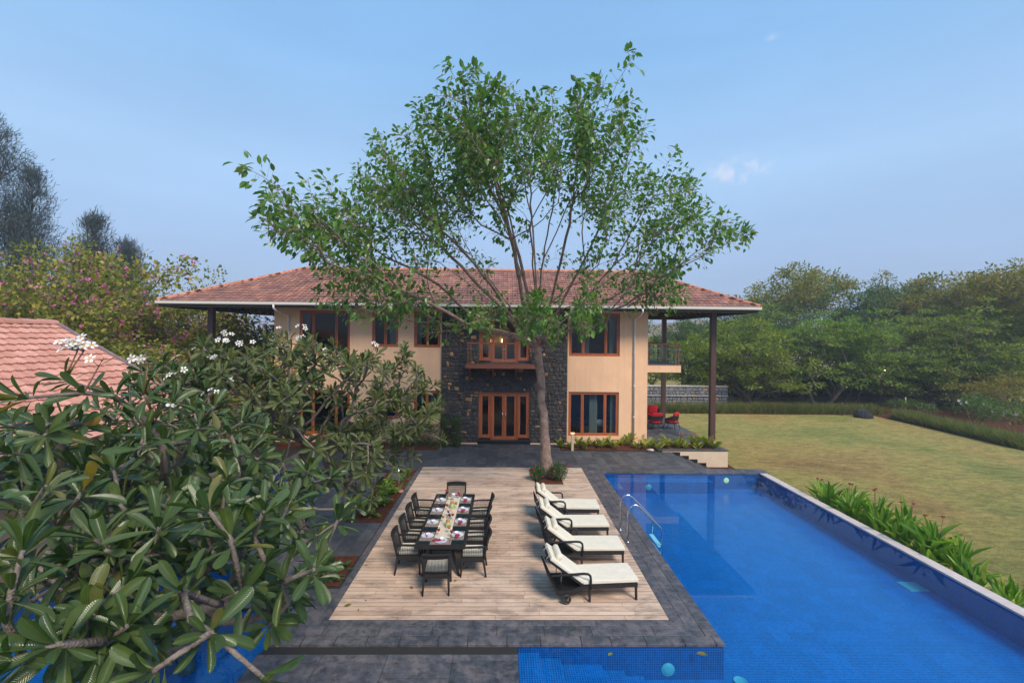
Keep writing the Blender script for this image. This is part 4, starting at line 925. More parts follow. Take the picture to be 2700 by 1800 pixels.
# ================================================================ sun loungers (local x runs from foot (0) to head (+), near side at y=0)
def make_lounger():
    o = empty('sun_lounger'); Wd = .70
    def rail_z(x): return .30 if x < 1.05 else (.30-.09*min(1, (x-1.05)/.3) if x < 1.35 else .21)
    for sy, yy in ((0, .02), (1, Wd-.02)):
        r_ = MB(); xs = [0,.5,1.0,1.12,1.22,1.32,1.45,1.62]
        for a, b_ in zip(xs[:-1], xs[1:]): r_.beam((a, yy, rail_z(a)), (b_+.01, yy, rail_z(b_)), .045, .075)
        r_.build('side_rail', M['wicker'], o, bevel=.006)
        MB().beam((.035, yy, .30), (.025, yy, 0), .042, .045, (1,0,0)).build('leg', M['wicker'], o, bevel=.006)
        MB().beam((.97, yy, .30), (.965, yy, 0), .040, .042, (1,0,0)).build('leg', M['wicker'], o, bevel=.006)
        y2 = yy + (-.035 if sy == 0 else .035)
        a_ = MB(); a_.tube([(.955, y2, .27), (.955, y2, .46), (.965, y2, .525), (1.01, y2, .562), (1.10, y2, .572), (1.60, y2, .555), (1.74, y2, .548)], .024, 10)
        a_.build('armrest', M['wicker'], o, smooth=True)
        MB().beam((1.46, yy, .24), (1.44, yy, .085), .035, .07, (1,0,0)).build('wheel_strut', M['wicker'], o, bevel=.005)
        wh = empty('wheel', (1.44, yy+(-.05 if sy == 0 else .05), .095)); wh.parent = o; KIDS.setdefault(o.name, []).append(wh)
        MB().lathe([(.066,-.018),(.092,-.018),(.096,-.010),(.096,.010),(.092,.018),(.066,.018),(.066,-.018)], (0,0,0), 28, 'y').build('tyre', M['wire'], wh, smooth=True)
        rm = MB().lathe([(.052,-.010),(.067,-.010),(.067,.010),(.052,.010),(.052,-.010)], (0,0,0), 28, 'y').lathe([(0,-.015),(.016,-.015),(.016,.015),(0,.015)], (0,0,0), 12, 'y')
        for k in range(8): a = k*math.pi/4; rm.beam((math.cos(a)*.014,0,math.sin(a)*.014), (math.cos(a)*.054,0,math.sin(a)*.054), .010, .010, (0,1,0))
        rm.build('rim', M['rattan'], wh)
    MB().box(0, .05, .02, Wd-.02, .263, .337).box(1.0, 1.04, .04, Wd-.04, .27, .32).build('cross_rail', M['wicker'], o, bevel=.006)
    MB().add([(1.60,-.02,.19),(1.60,Wd+.02,.19),(1.80,Wd+.04,.60),(1.80,-.04,.60),(1.63,-.02,.17),(1.63,Wd+.02,.17),(1.83,Wd+.04,.60),(1.83,-.04,.60)], [(0,1,2,3),(7,6,5,4),(0,3,7,4),(1,5,6,2),(3,2,6,7),(0,4,5,1)]).build('rear_panel', M['wicker'], o, bevel=.006)
    MB().add([(1.06,.05,.245),(1.60,.05,.205),(1.60,Wd-.05,.205),(1.06,Wd-.05,.245)], [(0,1,2,3)]).build('wicker_bed', M['wicker'], o)
    H = Vector((1.10, 0, .345)); ang = R(37); ux, uz = math.cos(ang), math.sin(ang); Lb = .80
    def B(s_, n_): return (H.x+ux*s_-uz*n_*(-1)*-1, 0, H.z+uz*s_+ux*n_)
    def bar(mb, s0, s1, n0, n1, y0, y1):
        P = [Vector((H.x+ux*s_-uz*n_, y, H.z+uz*s_+ux*n_)) for y in (y0, y1) for (s_, n_) in ((s0,n0),(s1,n0),(s1,n1),(s0,n1))]
        mb.add(P, [(0,1,2,3),(7,6,5,4),(0,4,5,1),(1,5,6,2),(2,6,7,3),(3,7,4,0)])
    f = MB(); bar(f, 0, Lb+.03, -.045, -.005, .02, .06); bar(f, 0, Lb+.03, -.045, -.005, Wd-.06, Wd-.02); bar(f, Lb-.01, Lb+.03, -.045, -.005, .06, Wd-.06); bar(f, .01, Lb-.01, -.030, -.015, .06, Wd-.06)
    f.build('backrest', M['wicker'], o, bevel=.005)
    MB().tube([(1.52,.1,.23),(H.x+ux*.5+uz*.03,.1,H.z+uz*.5-ux*.03)], .008, 6).tube([(1.52,Wd-.1,.23),(H.x+ux*.5+uz*.03,Wd-.1,H.z+uz*.5-ux*.03)], .008, 6).build('support_rod', M['steel'], o)
    MB().box(-.02, 1.10, .01, Wd-.01, .341, .412).build('seat_mattress', M['cushion'], o, bevel=.020, seg=3)
    MB().box(-.022, 1.102, .006, Wd-.006, .400, .407).build('piping', M['cushion'], o, bevel=.003, seg=1)
    c = MB(); bar(c, .012, Lb+.03, 0, .072, .01, Wd-.01); c.build('back_mattress', M['cushion'], o, bevel=.020, seg=3)
    s0 = Lb-.14; n0 = .072+.055; cx, cz = H.x+ux*s0-uz*n0, H.z+uz*s0+ux*n0
    bl = MB().lathe([(0,.10),(.03,.102),(.058,.12),(.064,.15),(.064,Wd-.15),(.058,Wd-.12),(.03,Wd-.102),(0,Wd-.10)], (cx, 0, cz), 20, 'y')
    bo = bl.build('bolster', M['cushion'], o, smooth=True)
    sr = MB()
    for yy in (.16, Wd-.18): bar(sr, s0-.012, s0+.012, .0735, .0765, yy, yy+.02) ; bar(sr, s0+.0, Lb+.04, .0735, .0765, yy, yy+.018); bar(sr, Lb+.032, Lb+.036, -.06, .0735, yy, yy+.018)
    sr.build('strap', M['cushion'], bo)
    return o
lg = make_lounger(); LG = unitcopy(lg, '')
def lounger(fx, fy, rot, label):           # fx,fy: near foot corner; head towards -X
    # local +x must point to world -X, and local +y to world +Y  -> mirror by using a rotation of 180 deg and shifting the width
    o = LG((fx - .70*math.sin(rot), fy + .70*math.cos(rot), .006), math.pi+rot, label, 'sun lounger', 'sun loungers in a row by the pool')
    return o
lounger(2.68, 9.13, R(4.5), 'black wicker sun lounger with cream mattress nearest the camera, its wheel in full view')
lounger(2.76, 10.48, R(1), 'second nearest black wicker sun lounger with cream mattress and faint pink stain')
lounger(2.70, 11.78, R(1), 'third sun lounger from the camera with cream mattress, beside the pool handrail')
lounger(2.70, 12.98, R(-1), 'farthest sun lounger with cream mattress, next to the rose bushes')

# ================================================================ pool fittings
hr = empty('pool_handrail', (3.2, 12.1, 0), 0, 'curved stainless steel ladder handrail over the left pool edge', 'handrail')
for dy in (-.36, .38):
    MB().tube([(-.03,dy,-.02),(-.03,dy,.70),(.0,dy,.84),(.07,dy,.92),(.17,dy,.94),(.28,dy,.88),(.80,dy,.37),(.84,dy,.29),(.84,dy,-.45)], .021, 12).lathe([(.045,.0),(.045,.012),(.02,.02)], (-.03,dy,0), 14).build('rail', M['steel'], hr, smooth=True)
for i, z_ in enumerate((-.12, -.36)): MB().box(.74, .86, -.36, .38, z_-.012, z_+.012).build('tread', M['white'], hr, bevel=.004)
M['lens'] = plain('pool_lens', (.14,.40,.46), .3); M['lens_on'] = emis('lit_pool_lens', (1.0, .75, .30), .22)
def plight(loc, axis, label, on=False):
    o = empty('pool_light', tuple(loc), 0, label, 'pool light', 'round underwater pool lights')
    pr_ = [(0,-.022),(.06,-.020),(.10,-.012),(.115,0)]
    MB().lathe([(r_, z_) for r_, z_ in pr_], (0,0,0), 24, 'y').build('lens', M['lens_on'] if on else M['lens'], o, smooth=True)
    MB().lathe([(.115,0),(.135,-.006),(.135,.0)], (0,0,0), 24, 'y').build('rim', M['lens'], o, smooth=True)
    o.rotation_euler = axis; o.scale = (.85,.85,.85)
p = at(1761, 1764, PYN-.01); plight(p, (0,0,0), 'round pale underwater light in the near wall beside the pool steps')
p = at(1915, 1266, PYF-.01); p[2] = -.20 if p[2] > -.2 else p[2]; plight(p, (0,0,0), 'glowing round underwater light in the far pool wall under the villa reflection', True)
p = at(1710, 1284, 17.24); plight((p[0],17.24,p[2]), (0,0,0), 'round pale underwater light on the front of the far pool bench')
p = gr(1952, 1795, -.40); plight((PX0+.02+.0, 7.45, -.33), (0,0,R(90)), 'round turquoise light just right of the pool steps corner') if False else None
p = gr(1953, 1794, ZF+.02); plight(p, (R(90),0,0), 'round turquoise light just right of the near deck corner under water')
p = gr(2420, 1545, ZF+.012); dg = empty('pool_drain', tuple(p), 0, 'square pale drain cover on the pool floor near the lawn side', 'drain cover')
gm = MB().box(-.34,.30,-.20,.20,-.01,.006); [gm.box(-.30+i*.06,-.27+i*.06,-.16,.16,.0065,.010) for i in range(10)]; gm.build('grate', M['lens'], dg)

# ================================================================ patio furniture
def make_patio_chair():                   # faces +Y
    o = empty('patio_chair')
    def arc(a, r_, z, sq=1.0): return (math.sin(a)*r_, -math.cos(a)*r_*sq+.02, z)
    t = MB(); n = 16
    for k in range(n):
        a0, a1 = R(-118+236*k/n), R(-118+236*(k+1)/n); 
        def H(a): return .70-.16*max(0, (abs(a)-R(55))/R(63))
        def Lw(a): return .50-.06*max(0, (abs(a)-R(55))/R(63))
        for (r0, s_) in ((.34, 1), (.315, -1)):
            q = [arc(a0, r0, Lw(a0)), arc(a1, r0, Lw(a1)), arc(a1, r0+.02, H(a1)), arc(a0, r0+.02, H(a0))]
            t.add(q, [(0,1,2,3) if s_ > 0 else (3,2,1,0)])
        t.add([arc(a0,.36,H(a0)), arc(a1,.36,H(a1)), arc(a1,.335,H(a1)), arc(a0,.335,H(a0))], [(0,1,2,3)]); t.add([arc(a0,.34,Lw(a0)), arc(a1,.34,Lw(a1)), arc(a1,.315,Lw(a1)), arc(a0,.315,Lw(a0))], [(3,2,1,0)])
    t.build('wraparound_back', M['wicker'], o)
    MB().lathe([(0,.30),(.29,.30),(.30,.32),(.30,.345),(0,.345)], (0,0,0), 20).build('seat', M['wicker'], o, smooth=True)
    for (sx, sy) in ((1,1),(-1,1),(1,-1),(-1,-1)):
        MB().tube([(sx*.20, sy*.20, .5 if sy < 0 else .34), (sx*.30, sy*.30, 0)], [.017,.012], 6).build('leg', M['wicker'], o, smooth=True)
    MB().lathe([(0,.347),(.25,.347),(.285,.365),(.29,.39),(.27,.425),(0,.435)], (0,0,0), 24).build('seat_cushion', M['red'], o, smooth=True)
    b_ = MB().box(-.23,.23,-.07,.07,-.22,.22).xf(Matrix.Translation((0,-.20,.64)) @ Matrix.Rotation(R(14), 4, 'X'))
    b_.build('back_cushion', M['red'], o, bevel=.06, seg=4, smooth=True)
    return o
PC = unitcopy(make_patio_chair(), '')
tx, ty = 8.35, 26.75
for (x, y, lab) in ((8.42, 25.75, 'black tub chair with red cushions in front of the patio table, nearer the villa wall'), (9.35, 25.85, 'black tub chair with red cushions in front of the patio table, nearer the lawn'),
                    (8.95, 28.0, 'black tub chair with large red cushion behind the patio table, facing the camera'), (7.55, 27.6, 'black tub chair with red cushions half hidden behind the villa corner')):
    pc_ = PC((x, y, .08), math.atan2(ty-y, tx-x)-math.pi/2, lab, 'patio chair', 'patio chairs round the low table'); pc_.scale = (1.2,1.2,1.12)
t_ = empty('patio_table', (tx, ty, .08), 0, 'low dark round patio table with blue glass top between red cushioned chairs', 'table')
M['blue_glass'] = plain('blue_table_glass', (.06,.14,.18), .08, spec=.8)
MB().lathe([(0,.44),(.52,.44),(.53,.45),(.52,.462),(0,.462)], (0,0,0), 32).build('tabletop', M['blue_glass'], t_, smooth=True)
for k in range(4): a = k*math.pi/2+.6; MB().tube([(.2*math.cos(a),.2*math.sin(a),.44),(.40*math.cos(a),.40*math.sin(a),0)], [.022,.016], 6).build('leg', M['wicker'], t_, smooth=True)

# ================================================================ small fixtures
for (px_, py_, lab) in ((1216.5, 1045, 'small grey wall lamp on the stone facade left of the front door'), (1448, 1046, 'small grey wall lamp on the stone facade behind the tree trunk')):
    p = at(px_, py_, HY-.22); o = empty('wall_lamp', tuple(p), 0, lab, 'wall lamp', 'wall lamps by the front door')
    MB().lathe([(.02,.09),(.028,.085),(.035,-.06),(.045,-.08),(.04,-.085),(.0,-.085)], (0,-.03,0), 14).build('shade', M['brown_steel'] if 0 else M['pipe'] if 0 else M['paver'], o, smooth=True); MB().box(-.02,.02,-.02,.10,-.03,.03).build('bracket', M['steel'], o)
p = gr(1509, 1187, 0); bl = empty('bollard_light', (p[0], p[1], 0), 0, 'cream bollard light with glowing cap in the bed by the right wall', 'bollard light')
MB().box(-.055,.055,-.055,.055,-.05,.78).build('post', M['cream_wall'], bl, bevel=.008); MB().box(-.09,.09,-.075,.075,.781,.80).build('lit_cap', emis('bollard_glow', (1,.55,.25), 2.5), bl); MB().box(-.10,.10,-.09,.09,.80,.825).build('lid', M['cream_wall'], bl, bevel=.004)
p0 = at(1257, 1178, HY)[0]; dm = MB().box(-.32,.32,-.11,.11,0,.014).build('door_mat', M['wire'], bevel=.004); p = gr(1262, 1176, .01); dm.location = (p[0], p[1], .004); tag(dm, 'small black doormat on the paving left of the front door', 'doormat')
# garden spike light bent over in the flower bed
p = gr(1051, 1295, 0); sl = empty('garden_spotlight', (p[0], p[1], 0), 0, 'grey steel spotlight post with bent arm in the red soil bed', 'garden light')
MB().tube([(0,0,-.05),(0,0,.82)], .018, 8).build('post', M['steel'], sl, smooth=True); MB().box(-.02,.20,-.025,.025,.80,.86).build('lamp_head', M['steel'], sl, bevel=.01); MB().lathe([(0,0),(.17,0),(.16,.03),(0,.035)], (0,0,.0), 16).build('base', M['ridge'], sl, smooth=True)
# tap on the villa wall corner
p = at(1698, 1148, HY-.06); tp = empty('garden_tap', tuple(p), 0, 'small chrome garden tap at the foot of the right villa corner', 'tap')
MB().tube([(0,.06,0),(0,-.06,0),(0,-.08,-.05)], .014, 8).tube([(0,-.02,0),(0,-.02,.07)], .010, 8).lathe([(0,.07),(.03,.07),(.03,.08),(0,.085)], (0,-.02,0), 10).build('spout', M['steel'], tp, smooth=True)
# pigeons on the ridge
M['pigeon'] = plain('pigeon_grey', (.035,.04,.05), .6)
for (px_, lab) in ((817, 'dark pigeon at the left end of the roof ridge'), (826, 'dark pigeon second from left on the roof ridge'), (869, 'dark pigeon on the roof ridge beside the tree leaves')):
    x_ = at(px_, 700, RY)[0]
    b_ = MB().ell((0,0,.13), (.065,.12,.075), 12, 8, Matrix.Rotation(R(-50), 3, 'X')).ell((0,.045,.27), (.036,.042,.042), 10, 6).ell((0,.03,.215), (.035,.035,.06), 10, 6)
    b_.add([(-.03,-.10,.07),(.03,-.10,.07),(.03,-.22,.0),(-.03,-.22,.0),(0,-.1,.09)], [(0,1,2,3),(0,3,4),(1,4,2),(4,3,2)]).add([(-.008,.085,.27),(.008,.085,.27),(0,.115,.262),(0,.085,.28)], [(0,1,2),(0,2,3),(1,3,2)])
    b_.tube([(-.02,0,.06),(-.02,0,0)], .006, 5).tube([(.02,0,.06),(.02,0,0)], .006, 5)
    o = b_.build('pigeon', M['pigeon'], smooth=True); o.location = (x_, RY, RZ+.115); o.rotation_euler = (0,0,R(random.uniform(-60,60))); tag(o, lab, 'bird', 'pigeons on the roof ridge')

# ================================================================ vegetation
def leaf_tpl(kind):
    """template leaf: x along (0..1), y across, z up; returns verts, quads, uv"""
    if kind == 'quad': V = [(0,0,0),(.5,-.5,0),(1,0,0),(.5,.5,0)]; Fq = [(0,1,2,3)]
    elif kind == 'fold':                   # ficus-like, folded on the midrib, pointed tip
        xs = [0,.28,.66,1.0]; w_ = [.04,.44,.42,.0]; V = []; Fq = []
        for x, h in zip(xs, w_): V += [(x,-h,.10*h*2-.22*x*x),(x,0,-.22*x*x),(x,h,.10*h*2-.22*x*x)]
        for i in range(3): Fq += [(3*i,3*i+1,3*i+4,3*i+3),(3*i+1,3*i+2,3*i+5,3*i+4)]
    elif kind == 'frangi':                 # long spoon-shaped with short stalk
        xs = [0,.10,.22,.40,.60,.78,.90,.97,1.0]; w_ = [.02,.03,.17,.34,.46,.50,.42,.24,.05]; V = []; Fq = []
        for x, h in zip(xs, w_):
            z = -.16*x*x+.05*x; V += [(x,-h,z+.16*h),(x,-h*.5,z+.05*h),(x,0,z),(x,h*.5,z+.05*h),(x,h,z+.16*h)]
        for i in range(8):
            for k in range(4): Fq.append((5*i+k,5*i+k+1,5*i+k+6,5*i+k+5))
    elif kind == 'blade':
        xs = [0,.35,.7,1.0]; w_ = [.5,.45,.3,.03]; V = []; Fq = []
        for x, h in zip(xs, w_): V += [(x,-h,-.35*x*x),(x,h,-.35*x*x)]
        for i in range(3): Fq.append((2*i,2*i+1,2*i+3,2*i+2))
    elif kind == 'lance':
        xs = [0,.2,.5,.8,1.0]; w_ = [.06,.40,.5,.30,.0]; V = []; Fq = []
        for x, h in zip(xs, w_): z = -.25*x*x; V += [(x,-h,z+.2*h),(x,0,z),(x,h,z+.2*h)]
        for i in range(4): Fq += [(3*i,3*i+1,3*i+4,3*i+3),(3*i+1,3*i+2,3*i+5,3*i+4)]
    V = np.array(V, float); uv = np.stack([V[:,0], V[:,1]+.5], 1)
    if kind == 'frangi': uv = np.stack([V[:,0], V[:,1]/np.maximum(np.repeat(w_, 5)*2, .1)*.9+.5], 1)
    return V, np.array(Fq), uv
def nrm(a): return a/np.maximum(np.linalg.norm(a, axis=-1, keepdims=True), 1e-9)
def leaves(P, D, Nn, L_, W_, kind, curl=None):
    """P start, D direction, Nn approx normal, lengths, widths -> V, F, uv"""
    V0, F0, uv0 = leaf_tpl(kind); D = nrm(D); S = nrm(np.cross(Nn, D)); Nn = np.cross(D, S)
    n = len(P); L_ = np.broadcast_to(L_, (n,)); W_ = np.broadcast_to(W_, (n,))
    c = np.ones(n) if curl is None else curl
    V = P[:,None,:] + V0[None,:,0:1]*(D*L_[:,None])[:,None,:] + V0[None,:,1:2]*(S*W_[:,None])[:,None,:] + V0[None,:,2:3]*(Nn*(L_*c)[:,None])[:,None,:]
    Fq = F0[None] + (np.arange(n)*len(V0))[:,None,None]
    return V.reshape(-1,3), Fq.reshape(-1, F0.shape[1]), np.tile(uv0, (n,1))
def rdir(n): return nrm(rng.normal(size=(n,3)))
class Skel:
    """a branching skeleton grown from a trunk towards tips"""
    def __init__(s, base, top, step=.35, wob=.04):
        s.p = []; s.par = []; s.len = []; base = np.array(base, float); top = np.array(top, float)
        n = max(2, int(np.linalg.norm(top-base)/step)); s.step = step
        for i in range(n+1):
            q = base+(top-base)*i/n + (rng.normal(size=3)*wob*[1,1,0] if 0 < i < n else 0)
            s.p.append(q); s.par.append(i-1); s.len.append(0 if i == 0 else s.len[-1]+np.linalg.norm(q-s.p[-2]))
        s.trunk = n; s.tips = []; s.lo = 0
    def grow(s, tips, alpha=.6, bow=.12, first=None, jit=.05, droop=0):
        first = s.trunk//2 if first is None else first
        tips = np.array(tips, float); order = np.argsort(np.linalg.norm(tips-s.p[s.trunk], axis=1))
        for t in tips[order]:
            P = np.array(s.p[first:]); d = np.linalg.norm(P-t, axis=1); cost = d+alpha*np.array(s.len[first:]); k = int(np.argmin(cost))+first
            a = s.p[k]; L_ = np.linalg.norm(t-a); n = max(1, int(L_/s.step)); prev = k
            side = rng.normal(size=3)*jit*L_; 
            for i in range(1, n+1):
                u = i/n; q = a+(t-a)*u + side*math.sin(math.pi*u) + np.array([0,0,bow*L_*math.sin(math.pi*u)-droop*L_*0]) + rng.normal(size=3)*s.step*.05*(i < n)
                s.p.append(q); s.par.append(prev); s.len.append(s.len[prev]+np.linalg.norm(q-s.p[prev])); prev = len(s.p)-1
            s.tips.append(prev)
        return s
    def radii(s, r0, rt, ex=None):
        n = len(s.p); c = np.zeros(n)
        for t in s.tips: c[t] += 1
        for i in range(n-1, 0, -1): c[s.par[i]] += c[i]
        c = np.maximum(c, 1); m = max(c.max(), 2); ex = math.log(r0/rt)/math.log(m) if ex is None else ex
        s.r = rt*c**ex; s.cnt = c
        # taper along the trunk
        return s
    def mesh(s, n=7, flare=1.0, minr=0):
        mb = MB(); kids = {}
        for i, p in enumerate(s.par):
            if p >= 0: kids.setdefault(p, []).append(i)
        done = set(); stack = [(0, None)]
        while stack:
            st_, pre = stack.pop(); ch = [] if pre is None else [pre]; i = st_
            while True:
                ch.append(i); ks = kids.get(i, [])
                if not ks: break
                ks = sorted(ks, key=lambda k: -s.cnt[k])
                for k in ks[1:]: stack.append((k, i))
                i = ks[0]
            if len(ch) < 2: continue
            rr = [s.r[j] for j in ch]
            if pre is not None: rr[0] = min(rr[0], rr[1]*1.15)
            if pre is None and flare != 1: rr[0] *= flare; rr[1] *= 1+(flare-1)*.35
            if max(rr[1:]) < minr: continue
            mb.tube([s.p[j] for j in ch], rr, n if rr[1] > .03 else (5 if rr[1] > .012 else 3), True)
        return mb
def tree_thing(name, base, label, cat, group=None): return empty(name, tuple(base), 0, label, cat, group)
def local(V, base): return V-np.array(base)[None]

# ---- the big tree on the deck -----------------------------------------------------------------
M['leaf_big'] = leafm('deck_tree_leaf', [(0, (0.058,0.131,0.021)), (.35, (0.094,0.203,0.030)), (.7, (0.135,0.258,0.044)), (.93, (0.164,0.286,0.042)), (1, (0.247,0.242,0.052))], .32, .32, spec=.6)
TB = np.array([1.66, 17.25, -.05]); 
fork = at(1418, 885, 17.0); up = at(1415, 765, 17.0); top0 = at(1405, 600, 17.0)
sk = Skel(TB, fork, .4, .03)
for q in (up, top0):
    a = sk.p[-1]; n = max(2, int(np.linalg.norm(q-a)/.4))
    for i in range(1, n+1): sk.p.append(a+(q-a)*i/n); sk.par.append(len(sk.p)-2); sk.len.append(sk.len[-1]+np.linalg.norm(sk.p[-1]-sk.p[-2]))
i_fork = sk.trunk; sk.lo = i_fork; 
main = [(640,436,9.2),(985,360,11.5),(1178,165,10.4),(1262,180,12),(1452,232,13),(1525,215,11),(1672,140,10.6),(1590,236,13),(1785,395,13.5),(1868,528,15),(1985,612,12.5),
        (812,585,11.5),(930,470,14.5),(1105,300,14),(1350,320,16),(1640,330,15),(925,735,13.5),(1010,845,14.5),(860,690,11.0),(1600,850,14.5),(1720,790,14.5),(1790,700,15),(1560,800,12.5),
        (1240,850,12.5),(1330,790,13),(1430,800,12.5),(1120,880,13.5),(1180,620,19),(1500,560,20),(1650,600,20),(1000,620,19),
        (1060,520,13),(1120,420,12.5),(1220,380,13),(1290,420,14),(1400,420,15),(1480,400,14),(1560,420,13.5),(1640,470,14.5),(1720,520,14),(1760,600,14),(870,590,13),(1020,680,14),(1230,300,16),(1700,680,17)]
# short first whorl at the fork, long second whorl higher up
T = [at(*m_) for m_ in main]
sk.grow(T, .93, .06, first=i_fork-1, jit=.02)
blobs = [((800,540),(130,90),(9.5,12.5),60),((1000,600),(200,120),(11,18),120),((950,760),(140,80),(11.5,16),50),((1120,420),(180,110),(11,17),85),((1240,280),(150,100),(10.5,14),58),((1330,340),(140,120),(11,15),60),((1100,520),(180,90),(12,17),60),
         ((1440,400),(230,140),(11,18),140),((1600,330),(110,120),(10.5,14.5),60),((1700,520),(170,90),(12,18),95),((1830,620),(140,60),(12,15.5),60),((1660,700),(150,70),(13,18),65),
         ((1240,560),(200,110),(12,19),50),((1500,820),(130,50),(12,15),42),((1150,810),(160,60),(12,16),44),((1380,850),(120,40),(11.5,14),30),((1300,690),(200,50),(16,20),8),((1760,760),(70,50),(13,15.5),22),((890,640),(100,80),(10,14),40)]
T = []
for (c, r_, yr, n) in blobs:
    for _ in range(n):
        a, q = random.random()*2*math.pi, math.sqrt(random.random()); T.append(at(c[0]+r_[0]*q*math.cos(a), c[1]+r_[1]*q*math.sin(a), random.uniform(*yr)))
T = [t for t in T if t[2] > 4.2]
T = [t for t in T if rng.random() < (.90 if t[2] > 9 else .66)]
sk.grow(T, .62, .04, first=i_fork-1, jit=.06)
# a few low sprigs by the fork
sk.radii(.185, .0055, ex=None)
for i in range(i_fork+1): sk.r[i] = .235-.085*min(1, 2.2*i/i_fork) if i < i_fork else .15
cap_ = .105
for i in range(i_fork+1, len(sk.p)): sk.r[i] = min(sk.r[i], cap_)
bt = tree_thing('shade_tree', (TB[0],TB[1],0), 'tall green shade tree with pinkish trunk growing through the wooden deck', 'tree')
mb = sk.mesh(9, 1.25); mb.v = [(x-TB[0], y-TB[1], z) for x, y, z in mb.v]; mb.build('trunk', M['bark'], bt, smooth=True)
P, D, Nn = [], [], []
pa = np.array(sk.p); tw = MB()
for t in sk.tips:
    # walk back ~1.1 m from the tip
    chain = [t]; L_ = 0
    while L_ < .5 and sk.par[chain[-1]] >= i_fork: L_ += np.linalg.norm(pa[chain[-1]]-pa[sk.par[chain[-1]]]); chain.append(sk.par[chain[-1]])
    pts = pa[chain[::-1]]
    if len(pts) < 2: continue
    d0 = nrm(pts[-1]-pts[-2]); 
    for q in range(22):
        u = (q/21)**.8*(len(pts)-1)*.999; i = int(u); pos = pts[i]+(pts[i+1]-pts[i])*(u-i)
        a = q*2.4+random.random(); side = nrm(np.cross(d0, [math.sin(a), math.cos(a), .3])); r_ = random.uniform(.03, .42)*(1.1-.5*q/19)
        base = pos+side*r_; P.append(base); D.append(side*.9+d0*.5+np.array([0,0,-.15])+rng.normal(size=3)*.35); Nn.append(np.array([0,0,1])+rng.normal(size=3)*.45)
        if r_ > .10 and q % 2 == 0: tw.tube([pos-TB*[1,1,0], base-TB*[1,1,0]], [.004,.003], 3, False)
P, D, Nn = map(np.array, (P, D, Nn)); Ls = rng.uniform(.11, .21, len(P))
V, Fq, uv = leaves(P, D, Nn, Ls, Ls*rng.uniform(.50,.66,len(P)), 'fold', rng.uniform(.3,1.5,len(P)))
cro = npmesh('crown', local(V, (TB[0],TB[1],0)), Fq, M['leaf_big'], bt, uv); tw.build('twigs', M['bark'], cro)
# big fresh leaves at the outermost tips
P, D, Nn = [], [], []
for m_ in main[:12]:
    p = at(*m_)
    for q in range(6): P.append(p+rng.normal(size=3)*.05); a = q*1.05; D.append([math.cos(a), .5*math.sin(a), math.sin(a)*.8-.1]); Nn.append(rng.normal(size=3)*.5+[0,-.5,1])
P, D, Nn = map(np.array, (P, D, Nn)); V, Fq, uv = leaves(P, D, Nn, rng.uniform(.18,.25,len(P)), .12, 'fold')
npmesh('tip_leaves', local(V, (TB[0],TB[1],0)), Fq, M['leaf_big'], cro, uv)

# ---- frangipani trees ----------------------------------------------------------------------------
M['leaf_fr'] = leafm('frangipani_leaf', [(0, (0.028,0.064,0.011)), (.35, (0.042,0.091,0.014)), (.65, (0.065,0.115,0.019)), (.88, (0.100,0.136,0.019)), (.955, (0.121,0.136,0.021)), (.985, (0.286,0.194,0.025)), (1, (0.143,0.064,0.025))], .24, .18, vein=True, back=(0.078,0.122,0.037), spec=.60)
M['leaf_fr2'] = leafm('frangipani_leaf_warm', [(0, (0.047,0.082,0.017)), (.35, (0.072,0.110,0.024)), (.65, (0.100,0.132,0.031)), (.9, (0.151,0.167,0.030)), (.97, (0.209,0.176,0.035)), (1, (0.284,0.167,0.052))], .33, .18, vein=True, back=(0.114,0.139,0.052), spec=.40)
M['petal'] = plain('white_petal', (.80,.80,.78), .6); M['petal_eye'] = plain('yellow_petal_eye', (.80,.55,.03), .6); M['stalk'] = plain('flower_stalk', (.22,.12,.05), .7)
